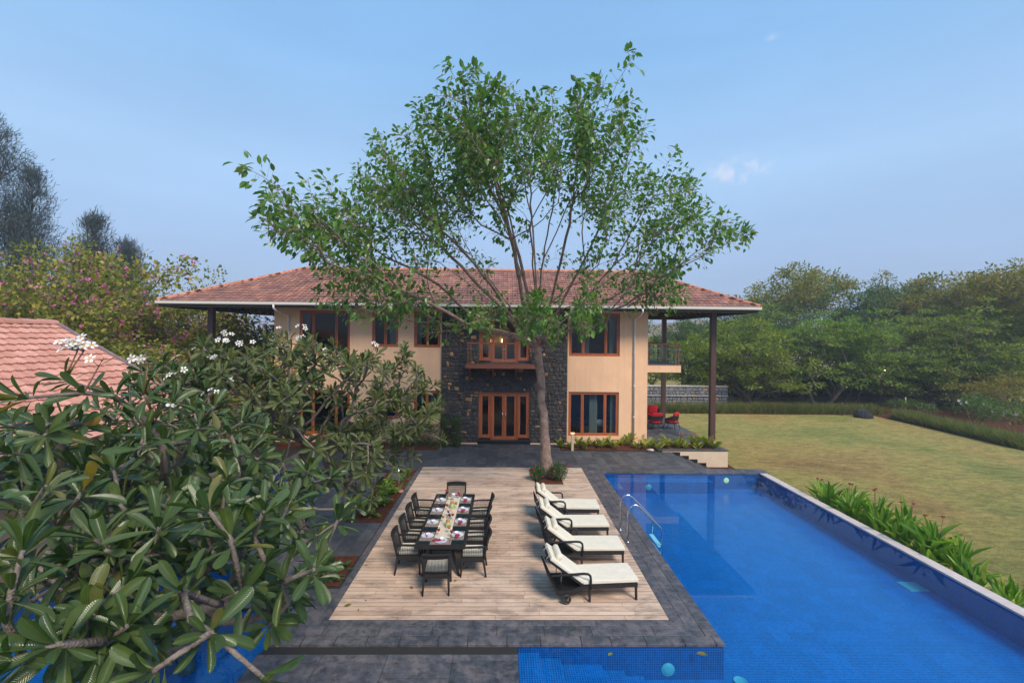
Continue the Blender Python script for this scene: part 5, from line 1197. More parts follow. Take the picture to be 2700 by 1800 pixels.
def frangipani(base, top, tips, label, Lr=(.20,.34), nl=(8,12), lm='leaf_fr', r0=.13, flowers=(), alpha=.35, barkm='bark_grey', group=None, fs=.07):
    base = np.array(base, float); o = tree_thing('frangipani_tree', base, label, 'tree', group)
    s = Skel(base+[0,0,-.1], top, .22, .04); s.grow(tips, alpha, -.06, first=s.trunk//2, jit=.08); s.radii(r0*.85, .014)
    mb = s.mesh(8, 1.15); mb.v = [tuple(np.array(v)-base) for v in mb.v]; mb.build('trunk', M[barkm], o, smooth=True)
    P, D, Nn = [], [], []; pa = np.array(s.p)
    for t in s.tips:
        d0 = nrm(pa[t]-pa[s.par[t]]+np.array([0,0,.12])); a0 = random.random()*6
        e1 = nrm(np.cross(d0, [.3,.2,1.])); e2 = np.cross(d0, e1); n = random.randint(*nl)
        for q in range(n):
            a = a0+q*2.4; u = q/n; el = .05+1.35*u**1.3+rng.normal()*.22   # outer leaves spread, inner stand up
            side = e1*math.cos(a)+e2*math.sin(a); dd = side*math.cos(el)+d0*math.sin(el)
            if u < .3: dd = dd+np.array([0,0,-.35])
            P.append(pa[t]-d0*(.07*(1-u))); D.append(dd); Nn.append(d0*math.cos(el)-side*math.sin(el)+rng.normal(size=3)*.22+[0,0,.35])
    P, D, Nn = map(np.array, (P, D, Nn)); Ls = rng.uniform(*Lr, len(P))
    V, Fq, uv = leaves(P, D, Nn, Ls, Ls*rng.uniform(.21,.31,len(P)), 'frangi', rng.uniform(.1,1.6,len(P)))
    cr = npmesh('crown', local(V, base), Fq, M[lm], o, uv, smooth=True)
    for (fp, nf) in flowers:
        fp = np.array(fp); k = s.tips[int(np.argmin(np.linalg.norm(pa[s.tips]-fp, axis=1)))]; root = pa[k]
        stem = MB(); pet = MB(); eye = MB(); hub = root+nrm(fp-root+[0,0,.2])*min(.30, max(.12, np.linalg.norm(fp-root)*.7))
        stem.tube([root-base, hub-base], [.008,.006], 5)
        for f in range(nf):
            dr = nrm(np.array([random.uniform(-1,1), random.uniform(-1,.6), random.uniform(.15,.9)])); c = hub+dr*random.uniform(.08,.17)
            stem.tube([hub-base, c-dr*.02-base], [.004,.003], 4)
            nn = nrm(dr*.6+np.array([0,-.5,.5])+rng.normal(size=3)*.3); t1 = nrm(np.cross(nn, [.1,.9,.3])); t2 = np.cross(nn, t1); c = c-base
            if random.random() < .3: stem.tube([c-dr*.02, c+dr*.05], [.005,.003], 4); continue
            for q in range(5):
                a = q*2*math.pi/5; u_ = t1*math.cos(a)+t2*math.sin(a); w_ = -t1*math.sin(a)+t2*math.cos(a); S = fs*.5
                pts = [c+u_*S*.16-w_*S*.05, c+u_*S*.55-w_*S*.28+nn*S*.15, c+u_*S*.95-w_*S*.22+nn*S*.12, c+u_*S*1.05+w_*S*.05+nn*S*.05, c+u_*S*.85+w_*S*.30+nn*S*.02, c+u_*S*.45+w_*S*.22+nn*S*.1]
                pet.add(pts, [(0,1,2,3,4,5)]); eye.add([c+u_*S*.02+nn*S*.04, c+u_*S*.34-w_*S*.11+nn*S*.13, c+u_*S*.40+w_*S*.10+nn*S*.13], [(0,1,2)])
        if pet.v:
            so = stem.build('flower_cluster', M['stalk'], cr, smooth=True); pet.build('petals', M['petal'], so) ; eye.build('petal_eyes', M['petal_eye'], so)
    return o
def tipset(specs):
    out = []
    for (cx, cy, rx, ry, y0, y1, n) in specs:
        for _ in range(n):
            a, q = random.random()*2*math.pi, math.sqrt(random.random())
            out.append(at(cx+rx*q*math.cos(a), cy+ry*q*math.sin(a), random.uniform(y0, y1)))
    return [t for t in out if t[2] > .6]
# A: nearest, lower left; hand-placed rosettes first
A_t = [at(*q) for q in [(556,1668,2.75),(150,1700,2.5),(330,1545,3.0),(830,1500,3.6),(560,1440,3.8),(420,1330,3.9),(760,1340,4.1),(250,1420,3.4),(90,1330,3.4),(30,1560,2.9),(400,1770,2.5),(700,1790,2.7),(640,1560,3.4),(230,1620,2.9),(890,1370,4.6),(480,1560,3.1),(30,1740,2.4),(300,1240,4.2),(600,1270,4.4),(60,1450,3.0),(700,1480,3.6)]]
A_t += tipset([(330,1450,330,230,3.2,5.6,56),(620,1480,230,180,3.4,5.4,30),(200,1680,220,110,2.7,4.4,18)])
A_t = [t for t in A_t if t[1] > 2.1]
frangipani((-3.75,4.7,-.5), (-3.55,4.55,1.9), A_t, 'large frangipani nearest the camera, its big dark leaves hanging over the side pool', (.18,.32), (9,13), 'leaf_fr', .13)
# B: upper left front, with the big white flower heads in front of the small roof
B_t = [at(*q) for q in [(170,1000,4.6),(222,1035,4.4),(300,1045,4.8),(380,1040,4.9),(60,1050,4.2),(20,1120,4.0),(455,1060,5.0),(520,1130,5.0),(120,1120,4.2),(640,1110,5.4)]]
B_t += tipset([(250,1190,270,110,4.0,6.4,38),(560,1180,160,110,4.8,6.6,22),(60,1200,80,110,3.8,5.4,12)])
fB = [(at(240,900,4.7),13),(at(270,905,4.8),8),(at(400,930,4.9),7),(at(300,948,4.6),3),(at(360,950,5.1),3),(at(455,1080,4.7),3)]
frangipani((-4.9,5.9,-.5), (-4.6,5.8,2.2), B_t, 'frangipani in front of the small pink tiled roof, tall white flower heads on top', (.19,.30), (7,11), 'leaf_fr', .13, fB, group=None, fs=.10)
# C: middle one, in front of the villa's left half
C_t = tipset([(760,960,210,75,9,12.5,92),(920,1060,230,120,9.5,12.8,110),(1040,1000,110,80,11,13,22),(620,1050,190,120,7.8,11,70),(1080,1120,90,100,11,13,26),(760,1210,260,90,8,12,44),(960,1230,120,70,9.5,12.5,14),(520,960,80,50,8,10,16)])
C_t += [at(*q) for q in [(1120,1010,12),(1150,1090,12.4),(1165,1160,12.6),(1090,1200,12.2),(1070,1260,11.5),(980,1320,10.5)]]
fC = [(at(610,880,9),7),(at(640,862,9.2),5),(at(742,870,9.5),3),(at(775,828,9.6),3),(at(640,910,9),4),(at(790,1050,9.2),2),(at(560,975,8.5),3),(at(600,1040,8.2),3),(at(870,945,10),3),(at(1010,915,11),2),(at(520,925,8.4),4),(at(780,900,9.6),3)]
frangipani((-5.0,11.6,-.1), (-4.95,11.4,1.6), C_t, 'wide frangipani dotted with small white flowers in front of the villa', (.20,.31), (9,13), 'leaf_fr2', .16, fC, fs=.11)
# D: fills between
D_t = tipset([(420,1150,200,120,6.4,8.4,44),(640,1290,200,110,5.6,8.0,36),(820,1330,120,90,6.6,8.4,16),(450,1010,120,50,7,8.6,20),(300,1330,180,80,5.6,7.4,16)])
fD = [(at(470,985,7),3),(at(590,1035,7.2),3),(at(440,1015,7),3)]
frangipani((-5.3,7.9,-.5), (-5.1,7.7,1.7), D_t, 'frangipani with dense olive leaves behind the nearest one, beside the side pool', (.19,.30), (9,13), 'leaf_fr', .13, fD, fs=.10)

# ---- background trees ------------------------------------------------------------------------------
M['fol_feather'] = leafm('feathery_foliage', [(0, (0.110,0.167,0.028)), (.4, (0.174,0.239,0.039)), (.8, (0.238,0.297,0.049)), (1, (0.310,0.333,0.065))], .7, .35, hue=.018, spec=.2)
M['fol_dark'] = leafm('dark_foliage', [(0, (0.060,0.105,0.029)), (.5, (0.102,0.158,0.042)), (1, (0.162,0.217,0.055))], .6, .25, hue=.015, spec=.3)
M['fol_yellow'] = leafm('yellowing_foliage', [(0, (0.125,0.150,0.029)), (.5, (0.225,0.219,0.040)), (.85, (0.325,0.263,0.055)), (1, (0.425,0.250,0.066))], .65, .3, hue=.012, spec=.2)
M['fol_blue'] = leafm('needle_foliage', [(0, (0.060,0.080,0.084)), (.5, (0.084,0.108,0.112)), (1, (0.112,0.136,0.136))], .7, .2, spec=.2)
M['fol_bau'] = leafm('bauhinia_foliage', [(0, (0.094,0.137,0.026)), (.4, (0.200,0.215,0.037)), (.8, (0.350,0.305,0.050)), (1, (0.475,0.377,0.066))], .55, .3, spec=.3)
M['fol_bau_flower'] = leafm('magenta_flower', [(0, (.62,.08,.36)), (1, (.85,.25,.60))], .6, .3)
def bg_tree(label, h, w_, tr, ntip, nleaf, ls, m, layers=False, trunkh=.25, multi=1, seed=0, name='background_tree', bark='bark_grey', lr=.16, group='trees beyond the lawn', cat='tree', squash=.75, kind='quad', spread=.42, flower=None, zlo=.42, nl=9):
    global rng; random.seed(seed); rng = np.random.default_rng(seed)
    o = empty(name, (0,0,0), 0, label, cat, group); mbs = MB(); P, Nn = [], []
    for q in range(multi):
        a = random.random()*6.3; off_ = np.array([math.cos(a), math.sin(a), 0])*(w_*.10 if multi > 1 else 0)
        s = Skel(np.array([0,0,-.2])+off_*.4, np.array([0,0,h*trunkh])+off_*2.0, h*.045, h*.008); tips = []
        # crown made of several lumps so the outline is uneven
        lumps = [(np.array([random.uniform(-.5,.5)*w_*.75, random.uniform(-.5,.5)*w_*.75, h*random.uniform(zlo,.80)])+off_*2, w_*random.uniform(.20,.34)) for _ in range(nl)]
        lumps.append((np.array([0,0,h*.78])+off_, w_*.24))
        for _ in range(ntip//multi):
            c, r_ = random.choice(lumps); v = rdir(1)[0]*r_*random.random()**.4; v[2] *= squash
            p = c+v; 
            if p[2] > h*.16: tips.append(p)
        s.grow(tips, .45, .05 if not layers else .10, first=s.trunk//2, jit=.08); s.radii(tr, h*.0016)
        mb = s.mesh(6, 1.2); mbs.add(mb.v, mb.f)
        pa = np.array(s.p)
        for t in s.tips: P.append(np.repeat(pa[t][None], nleaf, 0)); Nn.append(np.repeat(nrm(pa[t]-pa[s.par[t]])[None], nleaf, 0))
    P = np.concatenate(P); dirs = np.concatenate(Nn); n = len(P)
    off_ = rdir(n)*(rng.random((n,1))**.42)*w_*lr*.72
    if layers: off_[:,2] *= .30
    else: off_[:,2] *= .75
    P = P+off_; Ld = nrm(off_+rng.normal(size=(n,3))*w_*.03+dirs*w_*.02); Nv = np.array([0,0,1])+rng.normal(size=(n,3))*(.35 if layers else .8)
    Ls = ls*rng.uniform(.6,1.5,n)
    V, Fq, uv = leaves(P, Ld, Nv, Ls, Ls*spread, kind)
    mbs.build('trunk', M[bark], o, smooth=True); cr = npmesh('crown', V, Fq, M[m], o)
    if flower:
        top = P[:,2] > np.quantile(P[:,2], .35); idx = np.where(top)[0]; idx = rng.choice(idx, int(flower*len(P)), False); c = P[idx]+rdir(len(idx))*.12+[0,0,.1]
        c = np.repeat(c, 5, 0)+rng.normal(size=(len(idx)*5,3))*.06; V, Fq, uv = leaves(c, rng.normal(size=c.shape), rng.normal(size=c.shape)+[0,-.6,.8], .14, .09, 'quad'); npmesh('flowers', V, Fq, M['fol_bau_flower'], cr)
    return o

# build prototypes once, then copies
def spawn(proto, spots, labels, group=None, used0=True):
    for i, (x, y, z, s_, rz) in enumerate(spots):
        o = proto if i == 0 else copy_tree(proto)
        o.location = (x, y, z); o.rotation_euler = (0, 0, rz); o.scale = (s_, s_, s_*random.uniform(.94, 1.06)) if not isinstance(s_, tuple) else s_
        tag(o, labels[i], 'tree', group)
def gp(px, Y, z=ZL): return (at(px, 900, Y)[0], Y, z)
# feathery trees behind the lawn (main row)
fA = bg_tree('x', 8.6, 9.5, .17, 330, 50, .28, 'fol_feather', True, .16, 2, 11, 'feathery_tree', lr=.10, zlo=.24, nl=13)
fB_ = bg_tree('x', 9.0, 8.5, .14, 310, 48, .26, 'fol_feather', True, .18, 3, 12, 'feathery_tree', lr=.095, zlo=.30, nl=13)
spA = [(2003, 39.5, 1.0, 0), (2290, 43, .95, 2.1), (2560, 38.5, .85, 4.0)]
laA = ['round feathery green tree with short thick trunk, right of the villa post', 'feathery tree in shade between the forked tree and the bamboo pole', 'feathery tree behind the white flowered shrubs at the far right']
spawn(fA, [(*gp(p, Y), s_, r_) for p, Y, s_, r_ in spA], laA, 'trees beyond the lawn')
spB = [(2165, 41, 1.0, .4), (2440, 41, .98, 1.9), (2650, 42, 1.05, 3.3)]
laB = ['feathery tree with tall forked pinkish trunks in the middle of the row', 'sparse feathery tree with pale forked trunk behind the bamboo pole', 'feathery olive tree at the right edge of the picture']
spawn(fB_, [(*gp(p, Y), s_, r_) for p, Y, s_, r_ in spB], laB, 'trees beyond the lawn')
# taller broadleaf trees behind
tA = bg_tree('x', 11.5, 9.5, .22, 300, 62, .26, 'fol_dark', False, .28, 1, 21, 'broadleaf_tree', lr=.095)
tY = bg_tree('x', 12.5, 10.5, .22, 310, 62, .27, 'fol_yellow', False, .3, 1, 22, 'broadleaf_tree', lr=.095)
spawn(tA, [(*gp(1905, 62), .95, 0), (*gp(2310, 52), 1.08, 1.1), (*gp(2020, 50), .90, 2.4), (*gp(1800, 50), .72, 1.0), (*gp(2600, 50), 1.15, 5.2)],
      ['dark broadleaf tree rising just right of the roof corner', 'bright green bushy tree behind the forked feathery tree', 'dark broadleaf tree behind the first feathery tree', 'dark tree seen under the eave behind the stone boundary wall', 'dark tall tree behind the far right feathery trees'], 'tall trees behind')
spawn(tY, [(*gp(2115, 58), 1.24, 0), (*gp(2470, 52), 1.22, 2.0), (*gp(2720, 40), 1.12, 3.6), (*gp(2640, 56), 1.2, 1.2)],
      ['tallest yellow green tree rising above the middle of the row', 'broad pale crowned tree above the sparse feathery tree', 'tall olive tree cut by the right picture edge', 'pale yellow green tree in the gap near the right edge'], 'tall trees behind')
# trees glimpsed above the villa ridge and under the side balcony
dry = bg_tree('x', 10, 9, .14, 90, 14, .18, 'fol_yellow', False, .3, 1, 31, 'thin_tree', lr=.10)
spawn(dry, [(*gp(1290, 55), 1.18, 0), (*gp(1120, 57), 1.15, 1.4), (*gp(1480, 55), 1.16, 3.0)], ['thin yellowish treetop just above the middle of the roof ridge', 'thin bare treetop above the roof ridge left of the trunk', 'thin treetop above the roof ridge right of the trunk'], 'treetops above the villa ridge')
sp_t = bg_tree('x', 6.2, 7.5, .15, 130, 44, .26, 'fol_feather', True, .22, 1, 33, 'spreading_tree', lr=.12)
spawn(sp_t, [(*gp(1840, 40), 1.05, 0), (*gp(1722, 43), 1.0, 2.0)], ['flat spreading green tree behind the side balcony', 'spreading tree at the villa corner behind the stone boundary wall'], 'spreading trees behind the side balcony')
dk_ = bg_tree('x', 3.4, 3.6, .07, 80, 40, .22, 'fol_dark', False, .12, 2, 35, 'understorey_bush', lr=.18, cat='bush')
us = [(1965,46),(2060,44),(2120,46),(2200,45),(2240,42),(2330,45),(2400,46),(2500,44),(2570,43),(2640,42),(2700,41),(1930,44),(2360,43)]
posn = ['left of the round tree trunk', 'just right of the round tree trunk', 'left of the forked trunks', 'directly behind the forked trunks', 'right of the forked trunks', 'left of the bamboo pole in deep shade', 'behind the bamboo pole', 'right of the pale forked trunk', 'behind the white flowered shrub', 'between the two white flowered shrubs', 'at the right picture edge', 'beside the end of the stone boundary wall', 'behind the wire arch in the hedge']
for i, (p, Y) in enumerate(us):
    o = dk_ if i == 0 else copy_tree(dk_); x_, y_, z_ = gp(p, Y); o.location = (x_, y_, z_); o.rotation_euler = (0,0,i*1.3); s_ = random.uniform(.85, 1.25); o.scale = (s_*1.2, s_, s_)
    tag(o, 'dark understorey bush '+posn[i], 'bush', 'dark bushes under the trees')
# brown leaved shrubs and pale green flowering shrubs on the right
bs_ = bg_tree('x', 3.6, 5.2, .06, 90, 34, .16, 'fol_yellow', True, .12, 2, 36, 'rusty_shrub', lr=.16, cat='bush')
for i, (p, Y, lab) in enumerate([(2560,37,'rusty brown leaved shrub left of the white flowered shrub'),(2660,34,'rusty brown leaved shrub near the right edge'),(2500,39,'rusty leaved shrub beside the pale forked trunk')]):
    o = bs_ if i == 0 else copy_tree(bs_); o.location = gp(p, Y); o.rotation_euler = (0,0,i*2.0); tag(o, lab, 'bush', 'rusty shrubs on the right')
M['fol_shrub'] = leafm('shrub_foliage', [(0, (.06,.11,.02)), (.6, (.10,.17,.03)), (1, (.15,.21,.04))], .5, .3, spec=.3)
ws = bg_tree('x', 1.9, 2.6, .035, 60, 34, .13, 'fol_shrub', False, .2, 3, 38, 'flowering_shrub', lr=.2, cat='bush') if 0 else bg_tree('x', 1.9, 2.6, .035, 60, 34, .13, 'fol_shrub', False, .2, 3, 38, 'flowering_shrub', lr=.2, cat='bush')
wf = MB()
for i in range(9):
    a = i*2.4; c = Vector((math.cos(a)*.8, math.sin(a)*.8-.2, 1.25+.25*math.sin(i*2.1)))
    for q in range(5): b_ = q*1.256; wf.add([c, c+Vector((math.cos(b_)*.10, -.03, math.sin(b_)*.09)), c+Vector((math.cos(b_+.9)*.10, -.03, math.sin(b_+.9)*.09))], [(0,1,2)])
wf.build('flower', M['petal'], ws)
for i, (p, Y, s_, lab) in enumerate([(2570,31.5,1.15,'pale green shrub with a few white flowers behind the right hedge'),(2690,28.5,1.05,'pale green shrub with white flower at the right picture edge'),(2450,35,.6,'small pale green shrub behind the bamboo pole'),(2375,36.5,.65,'small green shrub at the gap in the hedge')]):
    o = ws if i == 0 else copy_tree(ws); o.location = gp(p, Y); o.scale = (s_,)*3; o.rotation_euler = (0,0,i*1.7); tag(o, lab, 'bush', 'pale green shrubs on the right')

# left side: casuarinas, bauhinia mass, dark tree
def casuarina(label, seed, h, w_, x, y, z, lean=0):
    global rng; random.seed(seed); rng = np.random.default_rng(seed)
    o = empty('casuarina_tree', (x, y, z), 0, label, 'tree', 'casuarinas at the upper left'); s = Skel((0,0,-.2), (lean,0,h*.96), h*.04, .06); tips = []
    for _ in range(250):
        t = random.random()**.8; zz = h*(.22+.78*t); r_ = w_*(1.02-t)**.8*(.35+.65*random.random()); a = random.random()*6.3; tips.append((lean*zz/h+math.cos(a)*r_, math.sin(a)*r_, min(zz+r_*.45, h)))
    s.grow(tips, .9, -.04, first=2, jit=.04); s.radii(.16, .012); mb = s.mesh(6, 1.3); mb.build('trunk', M['bark_dark'], o, smooth=True)
    P, D = [], []; pa = np.array(s.p)
    for t in s.tips:
        chain = [t]; 
        while len(chain) < 5 and s.par[chain[-1]] > s.trunk: chain.append(s.par[chain[-1]])
        for c in chain:
            d = nrm(pa[c]-pa[s.par[c]]); n = 20; P.append(pa[c]+rng.normal(size=(n,3))*.30); D.append(d*.9+rng.normal(size=(n,3))*.45+[0,0,.15])
    P, D = np.concatenate(P), np.concatenate(D); Ls = rng.uniform(.25,.60,len(P)); V, Fq, uv = leaves(P, D, rng.normal(size=P.shape), Ls, .040, 'quad')
    npmesh('crown', V, Fq, M['fol_blue'], o)
x0 = at(-30, 500, 34)[0]
casuarina('tall grey green casuarina cut by the left picture edge', 51, 21.0, 6.4, at(-25, 500, 34)[0], 34, ZL, .0)
casuarina('second casuarina behind the first, slightly shorter, at the upper left', 52, 18.6, 4.6, at(70, 500, 38)[0], 38, ZL, .4)
casuarina('smaller casuarina rising above the pink flowers', 53, 14.4, 3.4, at(225, 500, 36)[0], 36, ZL, .8)
casuarina('lowest slender casuarina right of the others above the pink flowers', 54, 12.6, 3.2, at(320, 500, 37)[0], 37, ZL, .5)
dt = bg_tree('dark green tree between the casuarinas and the pink blossom', 10.6, 6.5, .2, 120, 50, .30, 'fol_dark', False, .3, 1, 55, 'broadleaf_tree', lr=.14, group=None); dt.location = (at(175, 500, 31)[0], 31, ZL); 
bau = bg_tree('x', 8.6, 9.5, .16, 300, 66, .15, 'fol_bau', False, .15, 3, 61, 'bauhinia_tree', lr=.10, kind='quad', spread=.8, flower=.015, group=None)
for i, (p, Y, s_, r_, lab) in enumerate([(40, 24, (1.0,1.0,1.12), 0, 'olive bauhinia tree full of magenta flowers at the left edge'), (215, 26, (1.0,1.0,1.28), 2.0, 'tallest bauhinia tree with magenta flowers above the small roof'), (400, 25, (1.0,.95,.94), 4.1, 'bauhinia tree with magenta flowers left of the villa roof corner'),
        (575, 29.5, (1.1,.9,.98), 1.0, 'bauhinia tree with magenta flowers behind the left eave of the villa'), (330, 19.5, (.85,.85,.66), 3.0, 'lower yellowing bauhinia under the left roof corner of the villa')]):
    o = bau if i == 0 else copy_tree(bau); o.location = (at(p, 900, Y)[0], Y, ZL); o.scale = s_; o.rotation_euler = (0,0,r_); tag(o, lab, 'tree', 'bauhinias on the left')

# ---- hedges of tall grass ----
M['hedge_grass'] = leafm('hedge_blade', [(0, (.075,.12,.03)), (.5, (.14,.19,.045)), (.8, (.24,.23,.065)), (1, (.42,.30,.12))], .6, .3, spec=.2)
def grass_hedge(pts, wd, h, n, label, L0=.0, seed=1, m='hedge_grass', bw=.022):
    global rng; rng = np.random.default_rng(seed); pts = [np.array(p, float) for p in pts]; P = []
    Lt = sum(np.linalg.norm(b_-a) for a, b_ in zip(pts[:-1], pts[1:]))
    for a, b_ in zip(pts[:-1], pts[1:]):
        k = int(n*np.linalg.norm(b_-a)/Lt); d = (b_-a)/np.linalg.norm(b_-a); s_ = np.array([d[1], -d[0]]); t = rng.random(k)*np.linalg.norm(b_-a); t = np.round(t/.45)*.45+rng.normal(size=k)*.16
        P.append(a[None]+d[None]*t[:,None]+s_[None]*(rng.random(k)-.5)[:,None]*wd)
    P = np.concatenate(P); n = len(P); base = np.array([*pts[0], ZL]); P3 = np.concatenate([P, np.full((n,1), ZL)], 1)-base
    D = rng.normal(size=(n,3))*[.38,.38,0]+[0,0,1]; Ls = h*rng.uniform(.55,1.25,n)
    V, Fq, uv = leaves(P3, D, rng.normal(size=(n,3))*[1,1,.1], Ls, bw*rng.uniform(.6,1.4,n), 'blade', rng.uniform(.3,1.6,n))
    o = npmesh('grass_hedge', V, Fq, M[m]); o.location = base; tag(o, label, 'hedge', None)
h1a, h1b = gr(1718, 1086, ZL), gr(2315, 1091, ZL)
grass_hedge([h1a[:2], h1b[:2]], .9, .78, 15000, 'long straight hedge of tall tufted grass along the far side of the lawn', seed=3)
h2a, h2b = gr(2372, 1104, ZL), gr(2720, 1186, ZL)
grass_hedge([h2a[:2], h2b[:2]], 1.1, .75, 12000, 'hedge of tall tufted grass running down the right side of the lawn', seed=4)
grass_hedge([(h1a[0]-1.5, h1a[1]+.2), (h1a[0]-.1, h1a[1]+.3)], .9, .55, 900, 'short bright green grass clump beside the patio corner', seed=5)
# soil strip behind the right hedge
sb2 = MB(); 
for (a, b_) in (((h1a[0]-2, h1a[1]-.6), (h1b[0]+.4, h1b[1]+1.2)),): sb2.add([(a[0],a[1],ZL+.004),(b_[0]+1,b_[1]-1.9,ZL+.004),(b_[0]+1.5,b_[1]+3,ZL+.004),(a[0],a[1]+2,ZL+.004)], [(0,1,2,3)])
sb2.add([(h2a[0]-.9,h2a[1]+.3,ZL+.008),(h2b[0]-.7,h2b[1]-.8,ZL+.008),(h2b[0]+9,h2b[1]+1,ZL+.008),(h2a[0]+12,h2a[1]+8,ZL+.008),(h2a[0]-1,h2a[1]+7,ZL+.008)], [(0,1,2,3,4)])
tag(sb2.build('soil_bed', M['soil']), kind='structure')
# ---- boundary walls ----
bw = empty('boundary_wall', (0,0,0), 0, 'grey and tan rubble boundary wall behind the patio with white coping lines', 'wall')
bx0, bx1, by = at(1690, 1040, 38)[0], at(1918, 1040, 38)[0], 38.0; zt_, zb_ = at(1800, 1017, 38)[2], ZL
rm_ = MB(); rubble(rm_, bx0, bx1, zb_, zt_-.05, by, [], .2, .34, .22, .5, .05); rm_.build('stone_face', M['wallstone'], bw)
MB().box(bx0, bx1, by+.003, by+.35, zb_, zt_-.05).build('core', M['mortar'], bw); MB().box(bx0-.05, bx1+.05, by-.06, by+.4, zt_-.05, zt_+.02).build('coping', M['white_coping'], bw)
MB().box(bx0, bx1, by-.14, by-.055, zt_-.82, zt_-.78).build('ledge', M['white_coping'], bw)
dwl = MB(); a, b_ = at(1922, 1040, 47)[0], at(2720, 1040, 47)[0]; dwl.box(a, b_, 47, 47.25, ZL, ZL+1.7); M['grey_wall'] = plain('weathered_grey_wall', (.10,.10,.105), .9, bump=.3, var=.4, vscale=.8)
tag(dwl.build('compound_wall', M['grey_wall'], bevel=.02), 'low dark grey compound wall behind the trees on the right', 'wall')
sh = empty('garden_shed', (at(2020,1000,46)[0], 46, ZL), 0, 'dark slatted shed in the shade behind the round feathery tree', 'shed')
MB().box(-3.2, 3.4, 0, .3, 0, 3.0).build('wall', M['dark_timber'], sh); s_m = MB(); [s_m.box(-3.2, 3.4, -.06, 0, .3+i*.42, .55+i*.42) for i in range(6)]; s_m.build('slats', M['brown_steel'], sh)
MB().box(-3.4, 3.6, -.8, .6, 3.0, 3.08).build('roof', M['grey_wall'], sh); MB().box(-1.2,1.2,-.5,-.3,0,1.0).build('low_wall', M['grey_wall'], sh)
p = gr(2387, 1091, ZL); bp_ = MB().tube([(0,0,0),(.01,0,.6),(0,0,1.32)], .045, 8); o = bp_.build('bamboo_pole', plain('bamboo', (.55,.38,.20), .6, var=.2, vscale=8), smooth=True); o.location = p; tag(o, 'short pale bamboo pole standing in the gap between the two hedges', 'pole')
# wire wheels leaning in the hedge
for (px_, py_, r_, solid, lab) in ((2279, 1101, .62, True, 'dark wire mesh half dome lying on the lawn before the hedge'), (2240, 1098, .60, False, 'thin dark wire hoop standing in the hedge left of the dome')):
    p = gr(px_, py_, ZL); o = empty('garden_hoop' if not solid else 'wire_dome', tuple(p), 0, lab, 'garden hoop' if not solid else 'wire dome'); n = 20
    arcp = [(math.cos(math.pi*k/n)*r_, 0, math.sin(math.pi*k/n)*r_) for k in range(n+1)]; MB().tube(arcp, .018, 6).build('hoop', M['wire'], o, smooth=True)
    if solid:
        d_ = MB().lathe([(r_*math.cos(t), r_*math.sin(t)) for t in [math.pi/2*k/8 for k in range(9)]], (0,.1,0), 24); d_.build('mesh_shell', plain('dark_mesh', (.02,.02,.024), .9), o, smooth=True)
        ri = MB(); [ri.tube([(math.cos(a)*r_*1.01*math.cos(t), .1+math.sin(a)*r_*1.01*math.cos(t), r_*1.01*math.sin(t)) for t in [math.pi/2*k/8 for k in range(9)]], .009, 4) for a in [2*math.pi*j/14 for j in range(14)]]; ri.build('ribs', M['grey_wall'], o)
for (px_, py_, Y, lab) in ((2029, 980, 38.0, 'small lit yellow lamp glowing among the branches of the round feathery tree'), (2333, 976, 40, 'tiny lit yellow lamp in the dark trees left of the bamboo pole')):
    p = at(px_, py_, Y); o = empty('hanging_lamp', tuple(p), 0, lab, 'lamp', 'lit lamps in the trees'); MB().ell((0,0,0), (.05,.05,.06), 10, 6).build('bulb', M['lamp_on'], o, smooth=True); MB().lathe([(.10,.06),(.03,.13),(0,.14)], (0,0,0), 10).tube([(0,0,.13),(0,0,.9)], .008, 4).build('lamp_shade', M['wire'], o)

# ---- beds and small plants ----
def leafy_plant(name, label, cat, pos, n, L_, ratio, m, up=.9, group=None, stalk=0, seed=0, kind='lance', flowers=None, spread=.06):
    global rng; rng = np.random.default_rng(seed); random.seed(seed); base = np.array(pos, float)
    o = empty(name, tuple(base), 0, label, cat, group); a = np.arange(n)*2.4+rng.random()*6; el = rng.uniform(up-.55, up+.35, n)
    P = np.stack([np.cos(a)*spread*rng.random(n), np.sin(a)*spread*rng.random(n), stalk*rng.random(n)], 1); D = np.stack([np.cos(a)*np.cos(el), np.sin(a)*np.cos(el), np.sin(el)], 1); Nv = np.stack([-np.cos(a)*np.sin(el), -np.sin(a)*np.sin(el), np.cos(el)], 1)+rng.normal(size=(n,3))*.2
    Ls = L_*rng.uniform(.6,1.2,n); V, Fq, uv = leaves(P, D, Nv, Ls, Ls*ratio, kind, rng.uniform(.4,1.5,n)); npmesh('leaves', V, Fq, M[m], o)
    if stalk: s_ = MB(); [s_.tube([(0,0,-.02), (random.uniform(-.05,.05), random.uniform(-.05,.05), stalk*1.05)], .009, 4) for _ in range(3)]; s_.build('stem', M['leafgreen'], o)
    if flowers:
        f_, fm, fh = flowers; s_ = MB(); fl_ = MB()
        for q in range(f_):
            x_, y_ = random.uniform(-.2,.2), random.uniform(-.15,.15); s_.tube([(0,0,0),(x_,y_,fh)], .006, 4)
            for k in range(7): b_ = k*.9; c = Vector((x_,y_,fh)); fl_.add([c, c+Vector((math.cos(b_)*.05, math.sin(b_)*.05, .02+.03*(k % 3))), c+Vector((math.cos(b_+.7)*.04, math.sin(b_+.7)*.04, .06))], [(0,1,2)])
        so = s_.build('flower_stem', M['stalk'], o); fl_.build('flower', M[fm], so)
    return o
M['canna'] = leafm('yellow_green_leaf', [(0, (.12,.18,.02)), (.5, (.24,.29,.04)), (.85, (.38,.36,.06)), (1, (.45,.33,.10))], .45, .35, spec=.4)
M['ginger'] = leafm('bright_long_leaf', [(0, (.09,.20,.018)), (.5, (.16,.30,.028)), (.88, (.25,.40,.045)), (1, (.38,.42,.06))], .4, .35, spec=.45)
